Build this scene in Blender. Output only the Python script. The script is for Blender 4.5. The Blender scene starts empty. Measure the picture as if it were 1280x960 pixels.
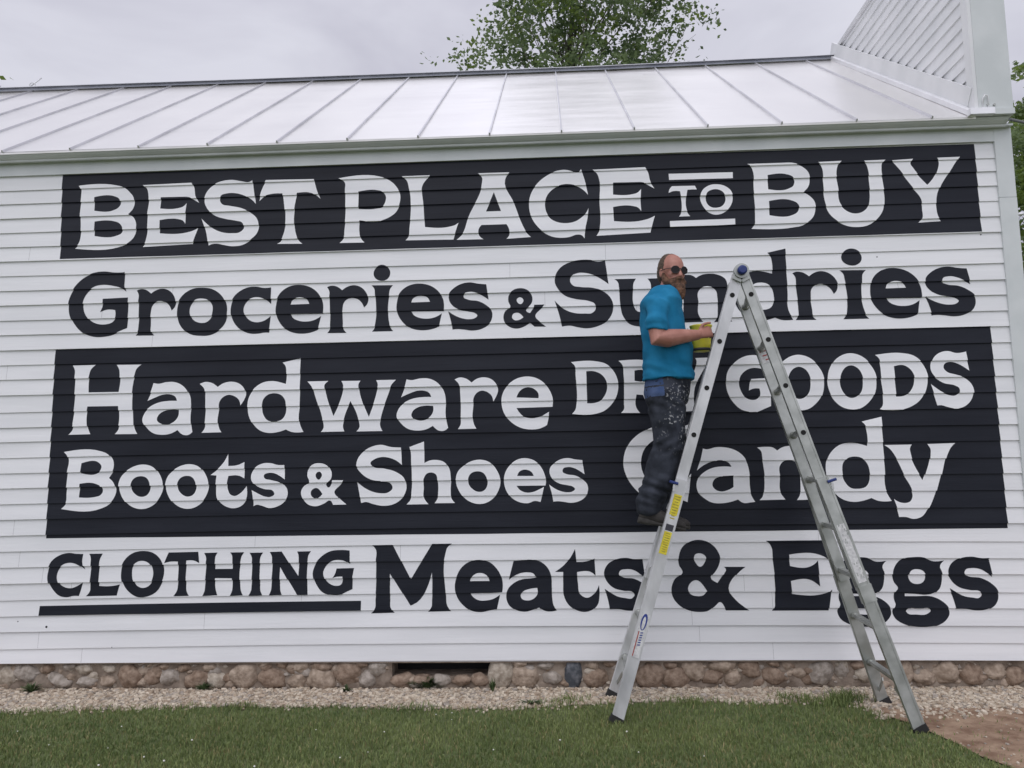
import bpy, bmesh, math, random
from mathutils import Vector, Matrix, noise
random.seed(7)
sc = bpy.context.scene
col = sc.collection

# ------------------------------------------------------------------ camera
CAM = Vector((0.1763, -5.7579, 1.3123))
RX = Vector((0.99853, 0.05189, -0.01560)).normalized()
FW = Vector((-0.05038, 0.99258, 0.11060)).normalized()
RX = (RX - FW * RX.dot(FW)).normalized()
UP = RX.cross(FW).normalized()
FPX = 999.27
cd = bpy.data.cameras.new('camera')
cam = bpy.data.objects.new('camera', cd)
col.objects.link(cam)
cd.sensor_width = 36.0
cd.lens = FPX / 1280 * 36
cd.clip_start = 0.05
cd.clip_end = 2000
mw = Matrix.Identity(4)
for i in range(3):
    mw[i][0] = RX[i]; mw[i][1] = UP[i]; mw[i][2] = -FW[i]; mw[i][3] = CAM[i]
cam.matrix_world = mw
sc.camera = cam

# ------------------------------------------------------------------ sky and sun (overcast)
SUN_EL, SUN_AZ = math.radians(58), math.radians(200)      # azimuth from +Y, clockwise: behind the viewer
w = bpy.data.worlds.new('World'); sc.world = w; w.use_nodes = True
nt = w.node_tree; nt.nodes.clear()
N = lambda t: nt.nodes.new(t)
def mth(op, a, b=None, clamp=False):
    n = N('ShaderNodeMath'); n.operation = op; n.use_clamp = clamp
    for i, v in enumerate((a, b)):
        if v is None: continue
        if isinstance(v, (int, float)): n.inputs[i].default_value = v
        else: nt.links.new(v, n.inputs[i])
    return n.outputs[0]
out = N('ShaderNodeOutputWorld')
sky = N('ShaderNodeTexSky'); sky.sky_type = 'NISHITA'; sky.sun_disc = False
sky.sun_elevation = SUN_EL; sky.sun_rotation = SUN_AZ
bgs = N('ShaderNodeBackground'); bgs.inputs[1].default_value = 0.05
nt.links.new(sky.outputs[0], bgs.inputs[0])
tc = N('ShaderNodeTexCoord')
sep = N('ShaderNodeSeparateXYZ'); nt.links.new(tc.outputs['Generated'], sep.inputs[0])
mp = N('ShaderNodeMapping'); mp.inputs['Scale'].default_value = (1.0, 1.0, 2.2)
nt.links.new(tc.outputs['Generated'], mp.inputs[0])
nz = N('ShaderNodeTexNoise'); nz.inputs['Scale'].default_value = 2.6; nz.inputs['Detail'].default_value = 5
nz.inputs['Roughness'].default_value = 0.52; nz.inputs['Distortion'].default_value = 0.4
nt.links.new(mp.outputs[0], nz.inputs['Vector'])
cr = N('ShaderNodeValToRGB')
cr.color_ramp.elements[0].position = 0.36; cr.color_ramp.elements[0].color = (0.555, 0.548, 0.640, 1)
cr.color_ramp.elements[1].position = 0.62; cr.color_ramp.elements[1].color = (0.755, 0.755, 0.840, 1)
nt.links.new(nz.outputs[0], cr.inputs[0])
# brightness of the cloud deck: brighter overhead; raised behind the viewer for the wall, patch added for roof glare
zc = mth('MAXIMUM', sep.outputs['Z'], 0.0)
front = mth('MAXIMUM', mth('MULTIPLY', sep.outputs['Y'], -1.0), 0.0)
dt = N('ShaderNodeVectorMath'); dt.operation = 'DOT_PRODUCT'
nt.links.new(tc.outputs['Generated'], dt.inputs[0]); dt.inputs[1].default_value = Vector((-0.02, 0.64, 0.77)).normalized()
patch = mth('POWER', mth('MAXIMUM', dt.outputs['Value'], 0.0), 70.0)
amp = mth('ADD', mth('ADD', 0.87, mth('MULTIPLY', zc, 0.42)), mth('ADD', mth('MULTIPLY', front, 0.80), mth('MULTIPLY', patch, 1.0)))
bgc = N('ShaderNodeBackground')
nt.links.new(cr.outputs[0], bgc.inputs[0]); nt.links.new(amp, bgc.inputs[1])
mx = N('ShaderNodeMixShader'); mx.inputs[0].default_value = 0.86
nt.links.new(bgs.outputs[0], mx.inputs[1]); nt.links.new(bgc.outputs[0], mx.inputs[2])
nt.links.new(mx.outputs[0], out.inputs[0])
sl = bpy.data.lights.new('sun', 'SUN'); sl.energy = 0.9; sl.angle = math.radians(50); sl.color = (1.0, 0.975, 0.94)
so = bpy.data.objects.new('sun', sl); col.objects.link(so)
sd = Vector((math.sin(SUN_AZ) * math.cos(SUN_EL), math.cos(SUN_AZ) * math.cos(SUN_EL), math.sin(SUN_EL)))
so.rotation_euler = (-sd).to_track_quat('-Z', 'Y').to_euler(); so.location = sd * 50
vs = sc.view_settings
vs.view_transform = 'Standard'; vs.look = 'None'; vs.exposure = 0.0; vs.gamma = 1.0; vs.use_curve_mapping = False

# ------------------------------------------------------------------ helpers
def ray(px, py): return FW * FPX + RX * (px - 640) - UP * (py - 480)
def atY(px, py, Y):
    v = ray(px, py); return CAM + v * ((Y - CAM.y) / v.y)
def atZ(px, py, Z):
    v = ray(px, py); return CAM + v * ((Z - CAM.z) / v.z)
def atX(px, py, X):
    v = ray(px, py); return CAM + v * ((X - CAM.x) / v.x)

def tag(o, label=None, cat=None, group=None, kind=None):
    if label: o['label'] = label
    if cat: o['category'] = cat
    if group: o['group'] = group
    if kind: o['kind'] = kind
    return o
def link(name, me, mats, parent=None):
    o = bpy.data.objects.new(name, me); col.objects.link(o)
    if mats is not None:
        if not isinstance(mats, (list, tuple)): mats = [mats]
        for m in mats: me.materials.append(m)
    if parent is not None: o.parent = parent
    return o
def empty(name, loc):
    o = bpy.data.objects.new(name, None); col.objects.link(o); o.location = loc
    o.empty_display_size = 0.1
    return o

class MB:
    """collects quads / boxes / tubes in world coordinates, links them as one mesh"""
    def __init__(s): s.v = []; s.f = []; s.mi = []; s.sm = []
    def add(s, vs, fs, mi=0, smooth=False):
        b = len(s.v); s.v += [tuple(x) for x in vs]
        for f in fs: s.f.append([b + i for i in f]); s.mi.append(mi); s.sm.append(smooth)
    def box(s, a, b, mi=0):
        (x0, y0, z0), (x1, y1, z1) = a, b
        s.add([(x0,y0,z0),(x1,y0,z0),(x1,y1,z0),(x0,y1,z0),(x0,y0,z1),(x1,y0,z1),(x1,y1,z1),(x0,y1,z1)],
              [(0,3,2,1),(4,5,6,7),(0,1,5,4),(1,2,6,5),(2,3,7,6),(3,0,4,7)], mi)
    def bar(s, a, b, w, h, wdir, mi=0, bev=0.0):
        """box from a to b, w wide along wdir, h the other way; bev chamfers the long edges"""
        a, b = Vector(a), Vector(b); t = (b - a).normalized()
        u = Vector(wdir); u = (u - t * u.dot(t)).normalized(); n = t.cross(u)
        if bev <= 0: prof = [(-w/2,-h/2),(w/2,-h/2),(w/2,h/2),(-w/2,h/2)]
        else:
            c = bev; prof = [(-w/2+c,-h/2),(w/2-c,-h/2),(w/2,-h/2+c),(w/2,h/2-c),(w/2-c,h/2),(-w/2+c,h/2),(-w/2,h/2-c),(-w/2,-h/2+c)]
        k = len(prof)
        vs = [p + u*x + n*y for p in (a, b) for x, y in prof]
        fs = [(i, (i+1) % k, k + (i+1) % k, k + i) for i in range(k)] + [tuple(range(k-1, -1, -1)), tuple(range(k, 2*k))]
        s.add(vs, fs, mi)
    def tube(s, pts, r, n=10, mi=0, cap=True, smooth=True):
        pts = [Vector(p) for p in pts]; rr = r if isinstance(r, (list, tuple)) else [r]*len(pts)
        base = len(s.v); ref = None
        for i, p in enumerate(pts):
            t = (pts[min(i+1, len(pts)-1)] - pts[max(i-1, 0)]).normalized()
            if ref is None:
                ref = t.orthogonal().normalized()
            ref = (ref - t * ref.dot(t)).normalized(); b = t.cross(ref)
            for j in range(n):
                a = 2*math.pi*j/n
                s.v.append(tuple(p + (ref*math.cos(a) + b*math.sin(a))*rr[i]))
        for i in range(len(pts)-1):
            for j in range(n):
                s.f.append([base+i*n+j, base+i*n+(j+1)%n, base+(i+1)*n+(j+1)%n, base+(i+1)*n+j]); s.mi.append(mi); s.sm.append(smooth)
        if cap:
            s.f.append([base+j for j in range(n-1, -1, -1)]); s.mi.append(mi); s.sm.append(False)
            e = base+(len(pts)-1)*n
            s.f.append([e+j for j in range(n)]); s.mi.append(mi); s.sm.append(False)
    def ell(s, c, r, rot=None, nu=12, nv=8, mi=0, jit=0.0, seed=0):
        c = Vector(c); b = len(s.v); rg = random.Random(seed)
        for i in range(nv+1):
            th = math.pi*i/nv
            for j in range(nu):
                ph = 2*math.pi*j/nu
                d = Vector((math.sin(th)*math.cos(ph), math.sin(th)*math.sin(ph), math.cos(th)))
                k = 1.0
                if jit: k += jit*noise.noise(d*1.4 + Vector((seed*3.1, seed*1.7, seed*0.3))) + jit*.5*noise.noise(d*3.1 + Vector((seed*2.1, 5, seed)))
                q = Vector((d.x*r[0], d.y*r[1], d.z*r[2]))*k
                if rot is not None: q = rot @ q
                s.v.append(tuple(c+q))
        for i in range(nv):
            for j in range(nu):
                s.f.append([b+i*nu+j, b+(i+1)*nu+j, b+(i+1)*nu+(j+1)%nu, b+i*nu+(j+1)%nu]); s.mi.append(mi); s.sm.append(True)
    def build(s, name, mats, parent=None):
        me = bpy.data.meshes.new(name); me.from_pydata(s.v, [], s.f)
        me.polygons.foreach_set('material_index', s.mi); me.polygons.foreach_set('use_smooth', s.sm)
        me.update()
        o = link(name, me, mats)
        if parent is not None:
            o.parent = parent; o.matrix_parent_inverse = parent.matrix_world.inverted() if False else Matrix.Translation(-wloc(parent))
        return o
def wloc(o):
    v = Vector(o.location)
    while o.parent is not None: o = o.parent; v = v + Vector(o.location) if o.type == 'EMPTY' else v
    return v if o.type == 'EMPTY' else Vector((0, 0, 0))

# ------------------------------------------------------------------ materials
def mat(name, base, rough=0.6, metal=0.0, spec=0.5):
    m = bpy.data.materials.new(name); m.use_nodes = True
    b = m.node_tree.nodes['Principled BSDF']
    b.inputs['Base Color'].default_value = (*base, 1); b.inputs['Roughness'].default_value = rough
    b.inputs['Metallic'].default_value = metal; b.inputs['Specular IOR Level'].default_value = spec
    return m
def noisy(name, c0, c1, scale, rough=0.6, metal=0.0, spec=0.5, detail=4, lo=0.35, hi=0.65, stretch=(1,1,1), bump=0.0, bscale=None, bdist=0.01, bstretch=None, r2=None):
    m = mat(name, c0, rough, metal, spec); t = m.node_tree; b = t.nodes['Principled BSDF']
    geo = t.nodes.new('ShaderNodeTexCoord'); mp = t.nodes.new('ShaderNodeMapping'); mp.inputs['Scale'].default_value = stretch
    t.links.new(geo.outputs['Object'], mp.inputs[0])
    n = t.nodes.new('ShaderNodeTexNoise'); n.inputs['Scale'].default_value = scale; n.inputs['Detail'].default_value = detail
    t.links.new(mp.outputs[0], n.inputs['Vector'])
    r = t.nodes.new('ShaderNodeValToRGB'); e = r.color_ramp.elements
    e[0].position = lo; e[0].color = (*c0, 1); e[1].position = hi; e[1].color = (*c1, 1)
    t.links.new(n.outputs[0], r.inputs[0]); t.links.new(r.outputs[0], b.inputs['Base Color'])
    if r2 is not None:
        rr = t.nodes.new('ShaderNodeMapRange'); rr.inputs[3].default_value = rough; rr.inputs[4].default_value = r2
        t.links.new(n.outputs[0], rr.inputs[0]); t.links.new(rr.outputs[0], b.inputs['Roughness'])
    if bump:
        m2 = t.nodes.new('ShaderNodeMapping'); m2.inputs['Scale'].default_value = bstretch or stretch
        t.links.new(geo.outputs['Object'], m2.inputs[0])
        n2 = t.nodes.new('ShaderNodeTexNoise'); n2.inputs['Scale'].default_value = bscale or scale*3; n2.inputs['Detail'].default_value = 3
        t.links.new(m2.outputs[0], n2.inputs['Vector'])
        bp = t.nodes.new('ShaderNodeBump'); bp.inputs['Strength'].default_value = bump; bp.inputs['Distance'].default_value = bdist
        t.links.new(n2.outputs[0], bp.inputs['Height']); t.links.new(bp.outputs[0], b.inputs['Normal'])
    return m
M = {}
M['white'] = noisy('white_house_paint', (0.74,0.75,0.765), (0.83,0.835,0.85), 3.0, 0.5, stretch=(0.25,1,2.2), bump=0.25, bscale=30, bstretch=(0.12,1,2.5), bdist=0.004)
M['joint'] = mat('caulked_joint', (0.30,0.30,0.30), 0.8)
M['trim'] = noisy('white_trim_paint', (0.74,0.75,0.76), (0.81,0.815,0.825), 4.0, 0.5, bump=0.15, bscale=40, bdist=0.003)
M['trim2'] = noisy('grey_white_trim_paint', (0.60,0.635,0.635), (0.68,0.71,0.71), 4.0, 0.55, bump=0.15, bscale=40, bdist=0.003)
M['black'] = noisy('black_sign_paint', (0.0060,0.0078,0.0145), (0.0135,0.0160,0.0245), 3.0, 0.45, stretch=(0.4,1,2.5), spec=0.22, bump=0.25, bscale=40, bstretch=(0.1,1,3), bdist=0.003, r2=0.58)
M['letter'] = noisy('white_lettering_paint', (0.74,0.75,0.77), (0.84,0.845,0.86), 5.0, 0.45, stretch=(0.3,1,2), bump=0.2, bscale=40, bstretch=(0.1,1,3), bdist=0.003)
M['roof'] = noisy('standing_seam_metal', (0.90,0.885,0.87), (0.95,0.935,0.915), 1.6, 0.27, metal=0.8, stretch=(1,0.3,1), bump=0.24, bscale=1.6, bstretch=(0.6,1.4,1.4), bdist=0.06, r2=0.38)
M['seam'] = noisy('seam_metal', (0.62,0.62,0.65), (0.74,0.74,0.77), 3, 0.4, metal=0.7)
M['ridge'] = noisy('ridge_gap_shade', (0.24,0.255,0.30), (0.33,0.345,0.39), 3, 0.5, metal=0.3)  # dark tone stands for the shade in the gap under the ridge cap
M['flash'] = noisy('pale_flashing', (0.80,0.80,0.82), (0.88,0.88,0.90), 5, 0.35, metal=0.3)
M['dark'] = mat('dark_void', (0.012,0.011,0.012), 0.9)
M['hole'] = mat('dark_hole', (0.01,0.01,0.01), 0.9)
M['mortar'] = noisy('old_mortar', (0.17,0.13,0.098), (0.34,0.28,0.225), 9, 0.95, detail=6, bump=0.7, bscale=25, bdist=0.02)
M['alu'] = noisy('worn_aluminium', (0.56,0.565,0.57), (0.74,0.745,0.75), 9, 0.40, metal=0.6, detail=6, stretch=(1,1,0.5), r2=0.6)
M['alu_shaded'] = noisy('shaded_aluminium', (0.36,0.375,0.35), (0.54,0.555,0.53), 9, 0.36, metal=0.92, detail=6, r2=0.65)  # darker copy of the aluminium, shade and grass reflection put into its colour
M['rubber'] = mat('black_rubber', (0.02,0.02,0.02), 0.8)
M['blue'] = mat('blue_plastic', (0.012,0.03,0.16), 0.4)
M['yellow'] = noisy('yellow_label', (0.62,0.50,0.02), (0.75,0.66,0.06), 40, 0.5)
# ------------------------------------------------------------------ painted lettering, drawn as outlines
# every glyph: (zoom window origin x, y, zoom factor, [contours]); "x,y" is a corner and "x,y~" a smooth point
G = {}
G['B1'] = (80,205,8,["150,222 165,216 520,214~ 600,235~ 660,285~ 700,340~ 706,385~ 690,450~ 645,503 690,530~ 718,580~ 722,650~ 700,730~ 650,785~ 590,815~ 540,832~ 110,846 150,795~ 168,700~ 162,500~ 172,300~ 170,250~","305,332 510,325~ 550,345~ 568,390~ 545,435~ 500,462~ 305,468","305,575 490,570~ 550,590~ 585,640~ 575,690~ 530,715~ 305,720"])
G['E1'] = (680,195,8,["485,138 1010,112 1035,150~ 1065,260~ 1105,325 1050,295~ 1000,268~ 960,262 690,268 690,388 880,385~ 930,370~ 970,330 965,440 972,552 940,515~ 890,500~ 690,510 700,652 980,645~ 1050,625~ 1110,595 1085,680~ 1065,765 525,798 550,755~ 560,700~ 555,450~ 550,230~ 530,175~"])
G['S1'] = (240,205,8,["605,165 640,400 590,350~ 520,315~ 430,292~ 350,295~ 290,320~ 278,360~ 300,400~ 380,420~ 500,445~ 590,490~ 645,540~ 668,610~ 650,690~ 590,755~ 500,810~ 400,822~ 310,808~ 240,795~ 200,800~ 165,815 140,680~ 95,545 150,600~ 220,650~ 310,685~ 400,692~ 480,680~ 520,630~ 500,585~ 440,568~ 330,548~ 220,510~ 150,440~ 125,380~ 135,310~ 190,230~ 280,180~ 400,160~ 500,175~ 570,183~"])
G['T1'] = (240,205,8,["740,162 1220,152 1245,250~ 1285,348 1240,310~ 1190,290~ 1050,290 1050,730~ 1060,755~ 1105,797 850,798 890,770~ 905,735~ 905,295 800,300~ 730,320~ 675,370 685,300~"])
G['P1'] = (420,200,8,["25,185 440,168~ 510,190~ 590,250~ 640,340~ 640,420~ 600,520~ 540,570~ 480,598~ 235,605 235,720~ 245,775~ 285,825 35,830 75,785~ 85,700~ 90,300~ 85,220~","225,318 420,305~ 470,320~ 497,360~ 490,430~ 470,465~ 400,485~ 225,488"])
G['L1'] = (420,200,8,["660,165 940,155 895,205~ 872,240~ 875,450~ 890,670 1130,668~ 1190,650~ 1225,625 1195,720~ 1175,795 695,803 725,765~ 735,680~ 725,260~ 710,210~"])
G['A1'] = (560,195,8,["300,175 615,165 580,210~ 570,245~ 660,470~ 760,720~ 785,765~ 830,810 585,828 612,790~ 615,750~ 585,682 335,690 305,740~ 310,790~ 355,832 85,838 140,785~ 200,620~ 340,270~ 340,215~","458,360 530,550 380,555"])
G['C1'] = (680,195,8,["370,132 400,220~ 440,390 400,345~ 340,305~ 270,285~ 180,288~ 90,330~ 35,390~ 10,470~ 20,550~ 60,620~ 130,660~ 220,672~ 310,655~ 380,610~ 420,570~ 445,520 435,620~ 415,720~ 405,825 375,790~ 330,785~ 260,808~ 180,818~ 90,808~ 0,765~ -70,700~ -130,600~ -150,480~ -135,390~ -70,280~ 20,200~ 120,152~ 220,140~ 300,158~ 345,160~"])
G['t1'] = (825,190,10.667,["160,455 465,448 490,500 440,500 365,505 362,790~ 375,820~ 405,855 255,860 278,825~ 285,790~ 265,525 160,528~ 115,550 125,500~"])
G['o1'] = (825,190,10.667,["535,600~ 560,520~ 640,450~ 760,428~ 870,455~ 945,520~ 970,610~ 950,700~ 890,780~ 800,828~ 720,832~ 630,790~ 560,700~","610,610~ 630,540~ 690,505~ 760,498~ 830,530~ 872,600~ 865,670~ 820,725~ 750,745~ 680,735~ 630,690~"])
G['bar1'] = (825,190,10.667,["115,290 970,268 970,352 120,375"])
G['bar2'] = (0,0,1,["837.3,276.4 918.8,273.3 919,280.7 837.5,283.7"])
G['B2'] = (930,185,8,["30,162 400,150 510,155~ 590,190~ 640,240~ 657,310~ 640,390~ 595,440 660,480~ 705,535~ 715,610~ 690,690~ 640,740~ 580,775~ 500,792~ 75,808 105,765~ 110,700~ 95,400~ 88,230~ 70,185~","235,272 430,265~ 480,285~ 505,330~ 490,380~ 440,410~ 240,415","250,530 480,525~ 530,550~ 552,590~ 530,645~ 490,668~ 255,672"])
G['U1'] = (930,185,8,["740,142 975,130 940,170~ 928,210~ 940,400~ 965,560~ 1010,615~ 1110,655~ 1190,635~ 1240,585~ 1255,520~ 1250,350~ 1238,210~ 1225,165~ 1200,128 1415,118 1380,155~ 1375,190~ 1390,360~ 1405,520~ 1390,620~ 1330,710~ 1240,772~ 1140,790~ 1040,780~ 940,735~ 850,650~ 810,540~ 790,330~ 780,200~ 765,165~"])
G['Y1'] = (1060,180,8,["440,165 650,148 625,195~ 645,230~ 790,410 820,380~ 905,220~ 910,180~ 890,138 1120,128 1075,185~ 1040,240~ 885,540~ 885,640~ 905,735~ 930,770 705,785 740,745~ 742,660~ 730,550~ 640,430~ 490,225~"])
G['G2'] = (80,320,8,["590,165 608,160 605,300 622,355 570,320~ 490,298~ 400,288~ 310,305~ 240,360~ 200,430~ 190,510~ 215,590~ 270,650~ 340,680~ 420,682~ 480,662~ 510,620~ 510,540 430,535~ 360,562 385,490~ 388,428 640,415 640,560 632,720 560,750~ 480,790~ 390,808~ 300,808~ 200,775~ 110,690~ 55,590~ 45,480~ 80,360~ 170,240~ 280,175~ 400,155~ 500,165~"])
G['r2'] = (80,320,8,["725,345 760,330~ 810,335~ 870,375 920,340~ 990,325~ 1050,345~ 1100,400~ 1118,460~ 1105,510~ 1075,545 1055,500~ 1020,465~ 970,450~ 910,465~ 880,500~ 868,560~ 868,700~ 870,755~ 900,793 715,795 740,755~ 745,700~ 745,450~ 745,380~"])
G['o2'] = (210,320,8,["90,560~ 110,450~ 170,370~ 250,325~ 340,315~ 440,330~ 530,390~ 580,470~ 590,570~ 570,670~ 500,750~ 420,790~ 320,797~ 220,780~ 150,730~ 105,660~","215,550~ 235,480~ 280,435~ 340,425~ 400,440~ 440,490~ 445,560~ 420,630~ 380,662~ 320,668~ 260,645~ 225,600~"])
G['c2'] = (210,320,8,["1030,312 1030,480 990,445~ 940,420~ 880,412~ 820,430~ 770,480~ 755,540~ 775,600~ 820,645~ 880,662~ 950,650~ 1025,598 1010,765 960,765~ 900,775~ 820,775~ 740,745~ 670,680~ 630,590~ 630,500~ 660,410~ 720,350~ 800,312~ 880,305~ 960,318~"])
G['e2'] = (340,320,8,["510,575 185,578 210,620~ 260,645~ 340,655~ 420,640~ 490,598 475,660~ 460,735 400,760~ 320,775~ 230,770~ 150,740~ 80,670~ 40,580~ 40,490~ 70,390~ 140,320~ 220,290~ 300,288~ 390,315~ 450,360~ 500,440~","185,485 200,445~ 240,420~ 300,415~ 345,430~ 372,478"])
G['i2'] = (340,320,8,["1100,88~ 1150,105~ 1180,150~ 1180,190~ 1155,230~ 1100,250~ 1050,235~ 1020,200~ 1018,155~ 1045,110~","995,292 1210,290 1180,330~ 1172,380~ 1175,680~ 1185,715~ 1210,750 1000,755 1025,715~ 1032,680~ 1030,380~ 1022,325~"])
G['s2'] = (480,320,8,["1022,282 1045,435 1000,405~ 930,370~ 860,358~ 800,380~ 795,410~ 840,435~ 940,450~ 1020,490~ 1075,545~ 1082,610~ 1050,680~ 970,730~ 880,745~ 800,735~ 730,730~ 685,735 670,650~ 640,550 700,590~ 770,620~ 850,632~ 910,620~ 935,595~ 910,570~ 850,555~ 750,535~ 680,490~ 648,430~ 650,380~ 700,320~ 780,275~ 860,262~ 940,275~"])
G['&2'] = (610,315,8,["325,362~ 400,385~ 440,440~ 440,500~ 400,555~ 380,580~ 420,610 440,580~ 460,545~ 460,528 565,525 540,555~ 475,650~ 510,690~ 580,745 465,745 420,705 370,740~ 290,765~ 220,750~ 165,700~ 155,640~ 180,580~ 225,550~ 205,500~ 205,440~ 240,390~","320,450~ 355,480~ 340,515~ 325,522~ 300,510~ 285,480~","290,605~ 355,652 310,680~ 260,680~ 240,655~ 250,620~"])
G['S2'] = (610,315,8,["1170,80 1205,320 1150,280~ 1080,240~ 980,210~ 890,212~ 830,245~ 820,290~ 850,335~ 920,350~ 1050,360~ 1150,390~ 1220,450~ 1250,520~ 1245,600~ 1190,690~ 1100,740~ 1000,762~ 900,752~ 820,735~ 740,745 710,620~ 665,485 720,540~ 800,590~ 880,612~ 970,615~ 1040,610~ 1078,565~ 1065,515~ 1010,490~ 880,470~ 780,440~ 700,370~ 668,300~ 680,220~ 730,150~ 820,100~ 920,80~ 1030,80~ 1100,95~"])
G['u2'] = (740,315,8,["225,270 440,265 415,310~ 410,380~ 420,540~ 450,590~ 500,600~ 560,585~ 590,540~ 590,360~ 585,310~ 555,265 745,258 720,300~ 715,400~ 720,650~ 735,690~ 760,725 640,735~ 600,690 540,735~ 460,742~ 380,720~ 310,640~ 285,540~ 270,360~ 258,300~"])
G['n4'] = (920,535,8,["212,195 300,188~ 370,195~ 412,225 460,195~ 540,178~ 640,190~ 720,240~ 745,330~ 765,600~ 770,665~ 800,715 610,720 640,670~ 645,600~ 640,450~ 625,370~ 590,335~ 540,320~ 480,330~ 440,375~ 440,500~ 445,640~ 495,715 235,722 270,680~ 278,640~ 262,300~ 250,230~"])
G['d3'] = (235,440,8,["945,105 1125,62 1118,500~ 1118,720~ 1155,800 1100,805~ 1040,800~ 980,775 900,800~ 820,810~ 730,790~ 650,720~ 605,630~ 595,540~ 610,450~ 660,370~ 740,310~ 840,290~ 930,305~ 980,320 985,200~ 975,140~","740,540~ 755,470~ 800,425~ 860,412~ 930,430~ 970,480~ 980,540~ 975,620~ 940,675~ 870,695~ 800,685~ 760,640~"])
G['H3'] = (75,440,8,["125,135 355,128 310,175~ 295,230~ 290,405 590,400 600,230~ 592,175~ 565,128 812,125 765,170~ 750,220~ 735,700~ 740,750~ 775,820 548,822 580,780~ 590,720~ 582,540 275,545 268,700~ 275,750~ 305,822 85,828 120,785~ 130,700~ 150,250~ 148,180~"])
G['a4'] = (770,535,8,["870,205 900,212~ 1000,192~ 1100,195~ 1200,225~ 1280,290~ 1325,400~ 1335,480~ 1340,600~ 1350,660~ 1392,738 1340,745~ 1280,750~ 1220,715 1160,735~ 1060,752~ 960,745~ 880,700~ 820,640~ 805,570~ 830,490~ 890,435~ 980,395~ 1060,385~ 1155,388 1130,350~ 1060,322~ 980,330~ 890,365~ 808,425 840,330~","1175,475 1175,590 1120,620~ 1050,635~ 1000,620~ 965,575~ 980,520~ 1040,485~ 1110,478~"])
G['a3'] = (75,440,8,["935,310 980,318~ 1060,302~ 1140,300~ 1210,325~ 1265,375~ 1300,440~ 1312,520~ 1305,650~ 1310,720~ 1325,800 1290,828~ 1240,830~ 1175,780 1110,815~ 1020,828~ 930,810~ 860,750~ 825,690~ 840,620~ 900,550~ 990,505~ 1080,490~ 1170,488 1150,445~ 1090,422~ 1020,428~ 950,455~ 875,490 910,400~","1185,578 1185,630~ 1150,690~ 1080,725~ 1020,720~ 970,680~ 985,630~ 1040,590~ 1110,575~"])
G['r3'] = (235,440,8,["118,320 170,300~ 240,310~ 300,350 350,315~ 430,297~ 510,315~ 560,360~ 580,420~ 560,480~ 525,535 510,480~ 460,440~ 400,428~ 340,460~ 312,510~ 310,560~ 300,720~ 310,760~ 335,803 135,808 165,765~ 170,700~ 172,450~ 165,370~"])
G['w3'] = (375,440,8,["75,295 285,290 245,340~ 250,370~ 335,640 430,380~ 435,340~ 415,290 605,288 585,330~ 590,370~ 690,650 775,360~ 780,330~ 762,282 960,278 915,330~ 890,400~ 810,660~ 800,730~ 825,790 565,795 595,750~ 590,700~ 505,490 435,700~ 430,750~ 445,795 210,800 235,760~ 230,700~ 150,440~ 120,350~"])
G['e3'] = (550,440,8,["1125,548 765,560 790,600~ 830,640~ 910,662~ 990,650~ 1090,598 1085,660~ 1070,730 1000,765~ 910,775~ 800,755~ 700,690~ 640,610~ 615,510~ 625,420~ 680,330~ 760,270~ 860,245~ 960,260~ 1040,310~ 1100,390~ 1128,470~","765,455 790,400~ 840,360~ 890,352~ 950,375~ 985,420~ 985,462"])
G['D3'] = (700,430,8,["110,182 370,175~ 450,195~ 520,250~ 570,340~ 583,420~ 565,520~ 510,610~ 430,675~ 370,695~ 120,700 155,655~ 165,600~ 155,300~ 150,225~","262,272 340,272~ 420,310~ 465,380~ 472,440~ 450,510~ 400,570~ 340,590~ 272,592"])
G['R3'] = (700,430,8,["585,168 835,160~ 960,180~ 1010,240~ 1010,320~ 970,370~ 910,395~ 1000,560~ 1060,640~ 1110,680 960,690~ 900,640~ 830,510 765,505 765,640~ 800,690 610,690 640,650~ 640,600~ 635,300~ 625,215~","745,265 840,265~ 885,310~ 850,365~ 745,368"])
G['G3'] = (900,425,8,["490,170 490,350 440,300~ 380,280~ 320,280~ 250,310~ 200,370~ 190,430~ 210,510~ 250,570~ 310,598~ 370,590~ 395,565~ 395,485 340,485~ 290,505 295,450~ 310,390 510,380 510,660 440,690~ 380,715~ 300,718~ 220,700~ 130,620~ 75,520~ 60,420~ 75,320~ 140,230~ 230,170~ 330,150~ 430,165~"])
G['O3'] = (1060,425,8,["-205,420~ -190,300~ -120,190~ 20,132~ 130,160~ 220,240~ 275,340~ 285,440~ 265,540~ 200,630~ 130,680~ 50,695~ -60,670~ -140,600~ -190,500~","-80,420~ -65,330~ -20,270~ 30,252~ 90,275~ 140,350~ 150,430~ 130,520~ 80,570~ 30,578~ -30,545~ -65,490~"])
G['D4'] = (1060,425,8,["270,150 560,133~ 640,150~ 720,205~ 780,300~ 798,380~ 785,480~ 730,590~ 640,660~ 560,690~ 315,692 345,655~ 350,600~ 330,380~ 320,240~ 310,190~","460,262 560,252~ 620,290~ 660,360~ 660,430~ 630,500~ 580,550~ 520,565~ 482,565"])
G['S3'] = (1060,425,8,["1180,115 1212,308 1160,270~ 1090,232~ 1020,218~ 970,235~ 955,275~ 990,320~ 1070,345~ 1170,380~ 1235,440~ 1258,510~ 1230,600~ 1160,665~ 1080,685~ 990,670~ 930,652~ 890,655 865,560~ 830,440 880,480~ 940,520~ 1010,550~ 1070,555~ 1115,520~ 1110,480~ 1070,455~ 960,430~ 880,380~ 830,310~ 825,250~ 860,170~ 920,125~ 1000,110~ 1080,130~"])
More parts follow.
